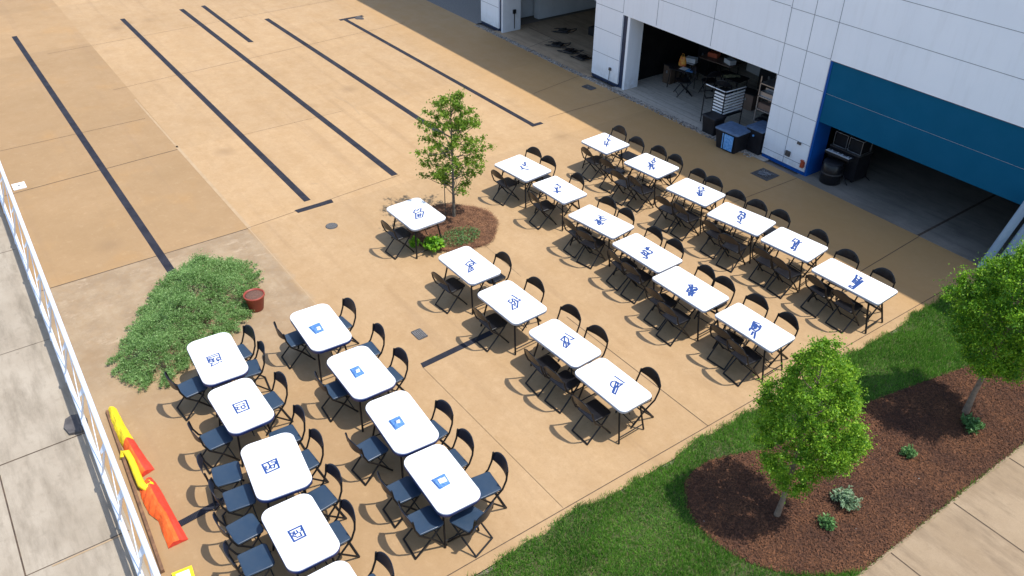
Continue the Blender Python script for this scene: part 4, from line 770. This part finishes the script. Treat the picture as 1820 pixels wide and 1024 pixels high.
b=B(); drape(b,stations([((-.28,-.12),(-.22,.12),.5,.03),((0,-.10),(0,.10),.5,.06),((.3,-.12),(.3,.10),.5,.02)]),0,0); cb=b.make('patterned_cloth',MT['cloth'],loc=(-15.6,19.1,.56),rz=1.1); tag(cb,'mottled green cloth lying over the low black table','cloth')
for i,(x,y,h,w_,m_,lab) in enumerate(((-17.25,19.9,.9,.5,'bin','tall dark crate in the dark left corner of the middle bay'),(-17.3,18.4,.55,.3,'duskwood','small brown box against the left wall of the middle bay'),(-15.0,20.4,.7,.8,'bin','long black chest at the back of the middle bay'),(-14.6,18.9,.45,.5,'boxwood','low brown crate behind the slatted cart'),(-16.2,21.3,1.1,.9,'greytop','pale cabinet at the back wall of the middle bay'),(-13.9,19.6,1.2,.6,'steel','steel cabinet behind the slatted cart'))):
    clutter_box('storage_crate',[('body',MT[m_],[(-w_/2,w_/2,-.2,.2,0,h)]),('lid',MT['bin'],[(-w_/2-.01,w_/2+.01,-.21,.21,h+.001,h+.03)]),('latch',MT['steel'],[(-.03,.03,-.222,-.203,h*.6,h*.75)])],(x,y),random.uniform(-.2,.2),None,lab,'crate')
for x,y,a,l in ((-16.35,17.95,2.6,'black folding chair beside the paper strewn table in the middle bay'),(-15.9,18.6,1.2,'black folding chair between the tables in the middle bay'),(-15.1,18.4,.4,'black folding chair before the cloth covered table in the middle bay')):
    c=dup(protoC['black']); c.location=(x,y,.005); c.rotation_euler=(0,0,a); tag(c,l,'chair','folding chairs inside the middle bay')
# white slatted cart
ct=empty('slatted_cart',(-13.9,16.97,0)); tag(ct,'tall cart with white slats at the right of the middle bay','cart')
for s in range(7):
    z=.48+s*.085
    B().box(-.36,0,-.012,.012,z,z+.042).make('slat',MT['rackwhite'],ct); B().box(.014,.036,.0,.75,z,z+.042).make('slat',MT['rackwhite'],ct)
for px,py in ((-.375,0),(.012,-.02),(.025,.77),(-.72,.0)): B().tube([(px,py,.02),(px,py,1.12)],.016,7).make('post',MT['black'],ct)
B().tube([(-.72,0,1.11),(.0,0,1.11),(.03,.77,1.11)],.014,7).make('handle_rail',MT['rackwhite'],ct)
B().box(-.37,.03,.02,.75,.38,.42).make('deck',MT['bin'],ct)
def bin_(name,loc,rz,w,d,h,bm,lm,label,extra=None):
    t=empty(name,(loc[0],loc[1],.0),rz); tag(t,label,'bin')
    b=B(); lo=rrect(w*.84,d*.84,.04); hi=rrect(w,d,.05); n=len(lo)
    b.add([(x,y,0) for x,y in lo]+[(x,y,h) for x,y in hi],[tuple(range(n-1,-1,-1)),tuple(range(n,2*n))]+[(i,(i+1)%n,(i+1)%n+n,i+n) for i in range(n)]); b.make('body',bm,t)
    B().slab(rrect(w+.03,d+.03,.05),[h+.001,h+.03,h+.05],[0,0,.03]).make('lid',lm,t); return t
bin_('storage_bin',(-13.95,16.72),.0,.5,.42,.46,MT['bin'],MT['bin'],'black storage bin left of the blue topped bin')
t=bin_('storage_bin',(-12.98,16.42),.05,.72,.62,.52,MT['bin'],MT['binblue'],'dark bin with slate blue top and pale blue label before the pillar')
B().add([(-.02,-.315,.06),(.26,-.315,.06),(.28,-.335,.49),(-.02,-.335,.49)],[(0,1,2,3)]).add([(-.08,-.315,.06),(-.05,-.315,.06),(-.05,-.335,.49),(-.08,-.335,.49)],[(0,1,2,3)]).make('label_panel',[MT['cyanlabel']],t)
clutter_box('tool_cabinet',[('body',MT['bin'],[(-.25,.25,-.3,.3,0,.62)]),('top',MT['binblue'],[(-.27,.27,-.32,.32,.621,.65)]),('knob',MT['cyanlabel'],[(-.02,.02,-.33,-.305,.45,.49)])],(-12.5,16.95),0,None,'black cabinet squeezed against the pillar beside the blue topped bin','cabinet')
sh2=empty('shelf_unit',(-12.75,18.3,0)); tag(sh2,'shelf unit crammed with blue and grey goods behind the pillar','shelf')
for z in (.5,.85,1.2,1.55): B().box(-.35,.35,-1.0,.8,z,z+.025).make('shelf',MT['steel'],sh2)
for px in (-.35,.33):
    for py in (-1.0,.78): B().box(px,px+.025,py,py+.025,0,1.75).make('post',MT['steel'],sh2)
for i,(z,m,l) in enumerate(((.526,'bin','black'),(.876,'cyanlabel','blue'),(.876,'boxwood','brown'),(1.226,'cyanlabel','small blue'),(1.226,'steel','steel'),(1.576,'boxwood','brown'))):
    g=B(); 
    for j in range(4): 
        y0=-.95+((i%2)*.85)+j*.2; g.box(-.33,.25,y0,y0+.17,z,z+.06+.05*((i+j)%3))
    tag(g.make('boxed_goods',MT[m],loc=(-12.75,18.3,0)),'%s boxed goods on shelf %d from the bottom behind the pillar'%(l,(1,2,2,3,3,4)[i])+(', nearer end' if i%2==0 else ', farther end'),'goods')
# drum, keyboard, crates, stand in the blue bay
dm=empty('drum_case',(-10.28,17.0,.006)); tag(dm,'upright round black drum case just inside the blue bay','drum case')
B().lathe([(.23,0),(.25,.02),(.25,.50),(.23,.52)],28).make('shell',MT['blackseat'],dm); B().lathe([(.256,.26),(.256,.29)],28).make('strap',MT['grate'],dm); B().lathe([(.245,.525),(.24,.55),(.1,.56)],28).make('lid',MT['bin'],dm)
kb=empty('electronic_keyboard',(-10.2,17.02,.74),.02); tag(kb,'electronic keyboard with white keys on a stand in the blue bay','keyboard')
B().box(-.34,.34,-.13,.13,0,.05).make('body',MT['bin'],kb)
g=B(); [g.box(-.32+i*.0405,-.32+i*.0405+.036,-.125,.01,.051,.058) for i in range(16)]; g.make('white_keys',MT['greytop'],kb)
g=B(); [g.box(-.292+i*.0405,-.292+i*.0405+.018,-.06,.01,.0585,.068) for i in range(15) if i%7 not in (2,6)]; g.make('black_keys',MT['black'],kb)
ks=empty('keyboard_stand',(-10.2,17.3,.006)); tag(ks,'black crossed keyboard stand behind the drum case','stand')
for s in (-1,1): B().tube([(s*.3,-.12,0),(-s*.3,-.12,.70)],.014,6).make('leg',MT['black'],ks)
B().box(-.3,.3,-.38,-.1,.702,.722).make('support',MT['black'],ks)
def crate(loc,label):
    t=empty('wire_crate',loc); tag(t,label,'crate','wire crates in the blue bay'); b=B(); w,d,h=.36,.4,.34
    for x in (-w/2,w/2):
        for y in (-d/2,d/2): b.tube([(x,y,0),(x,y,h)],.009,5)
    for z in (0,h): b.tube([(-w/2,-d/2,z),(w/2,-d/2,z),(w/2,d/2,z),(-w/2,d/2,z),(-w/2,-d/2,z)],.009,5)
    b.make('frame',MT['steel'],t); B().box(-w/2+.02,w/2-.02,-d/2+.02,d/2-.02,.01,h-.04).make('contents',MT['bin'],t)
cs=empty('equipment_case',(-10.3,17.62,.006)); tag(cs,'big black case carrying the wire crates in the blue bay','case'); B().box(-.42,.42,-.26,.26,.05,.70).make('body',MT['bin'],cs)
B().box(-.43,.43,-.27,.27,.705,.735).make('lid',MT['grate'],cs); [B().lathe([(.035,0),(.035,.048)],10,(x,y)).make('castor',MT['black'],cs) for x in(-.34,.34) for y in (-.2,.2)]
crate((-10.51,17.62,.742),'wire crate on the big black case, the one nearer the blue jamb'); crate((-10.09,17.62,.742),'wire crate on the big black case, the one farther from the jamb')
mc=empty('microphone_stand',(-9.95,17.85,.006)); tag(mc,'slim microphone stand on the dark bay floor','stand')
B().tube([(0,0,.02),(0,0,.75)],.010,7).make('pole',MT['black'],mc); [B().tube([(0,0,.1),(.22*math.cos(a),.22*math.sin(a),.01)],.008,6).make('leg',MT['black'],mc) for a in (0,2.1,4.2)]; B().tube([(0,0,.74),(.03,-.05,.82)],[.012,.022],8).make('microphone',MT['steel'],mc)
# ---------------------------------------------------------------- camera, light
cam=bpy.data.cameras.new('camera'); co=bpy.data.objects.new('camera',cam); COL.objects.link(co)
cam.sensor_width=36; cam.lens=29.0575; cam.clip_end=1000; cam.clip_start=.05
R_=((0.57744911,0.81634761,0.0113627),(-0.47490089,0.32453855,0.81801215),(0.66409463,-0.47775654,0.5750887))
m=Matrix(R_).transposed().to_4x4(); m.translation=Vector((0,0,9.5)); co.matrix_world=m; scene.camera=co
sdir=Vector((.34,.275,1.0)).normalized()
sl=bpy.data.lights.new('sun','SUN'); sl.energy=SUN; sl.angle=math.radians(.5); sl.color=(1,.96,.9)
so=bpy.data.objects.new('sun',sl); COL.objects.link(so); so.rotation_euler=sdir.to_track_quat('Z','Y').to_euler(); so.location=(10,10,30)
w=bpy.data.worlds.new('World'); scene.world=w; w.use_nodes=True; nt=w.node_tree
sk=nt.nodes.new('ShaderNodeTexSky'); sk.sky_type='NISHITA'; sk.sun_disc=False; sk.sun_elevation=math.asin(sdir.z); sk.sun_rotation=math.atan2(sdir.x,sdir.y)
bg=nt.nodes['Background']; nt.links.new(sk.outputs[0],bg.inputs[0]); bg.inputs[1].default_value=SKY
scene.view_settings.view_transform='Standard'; scene.view_settings.look='None'; scene.view_settings.exposure=EXPO; scene.view_settings.gamma=1
scene.render.resolution_x=1024; scene.render.resolution_y=576
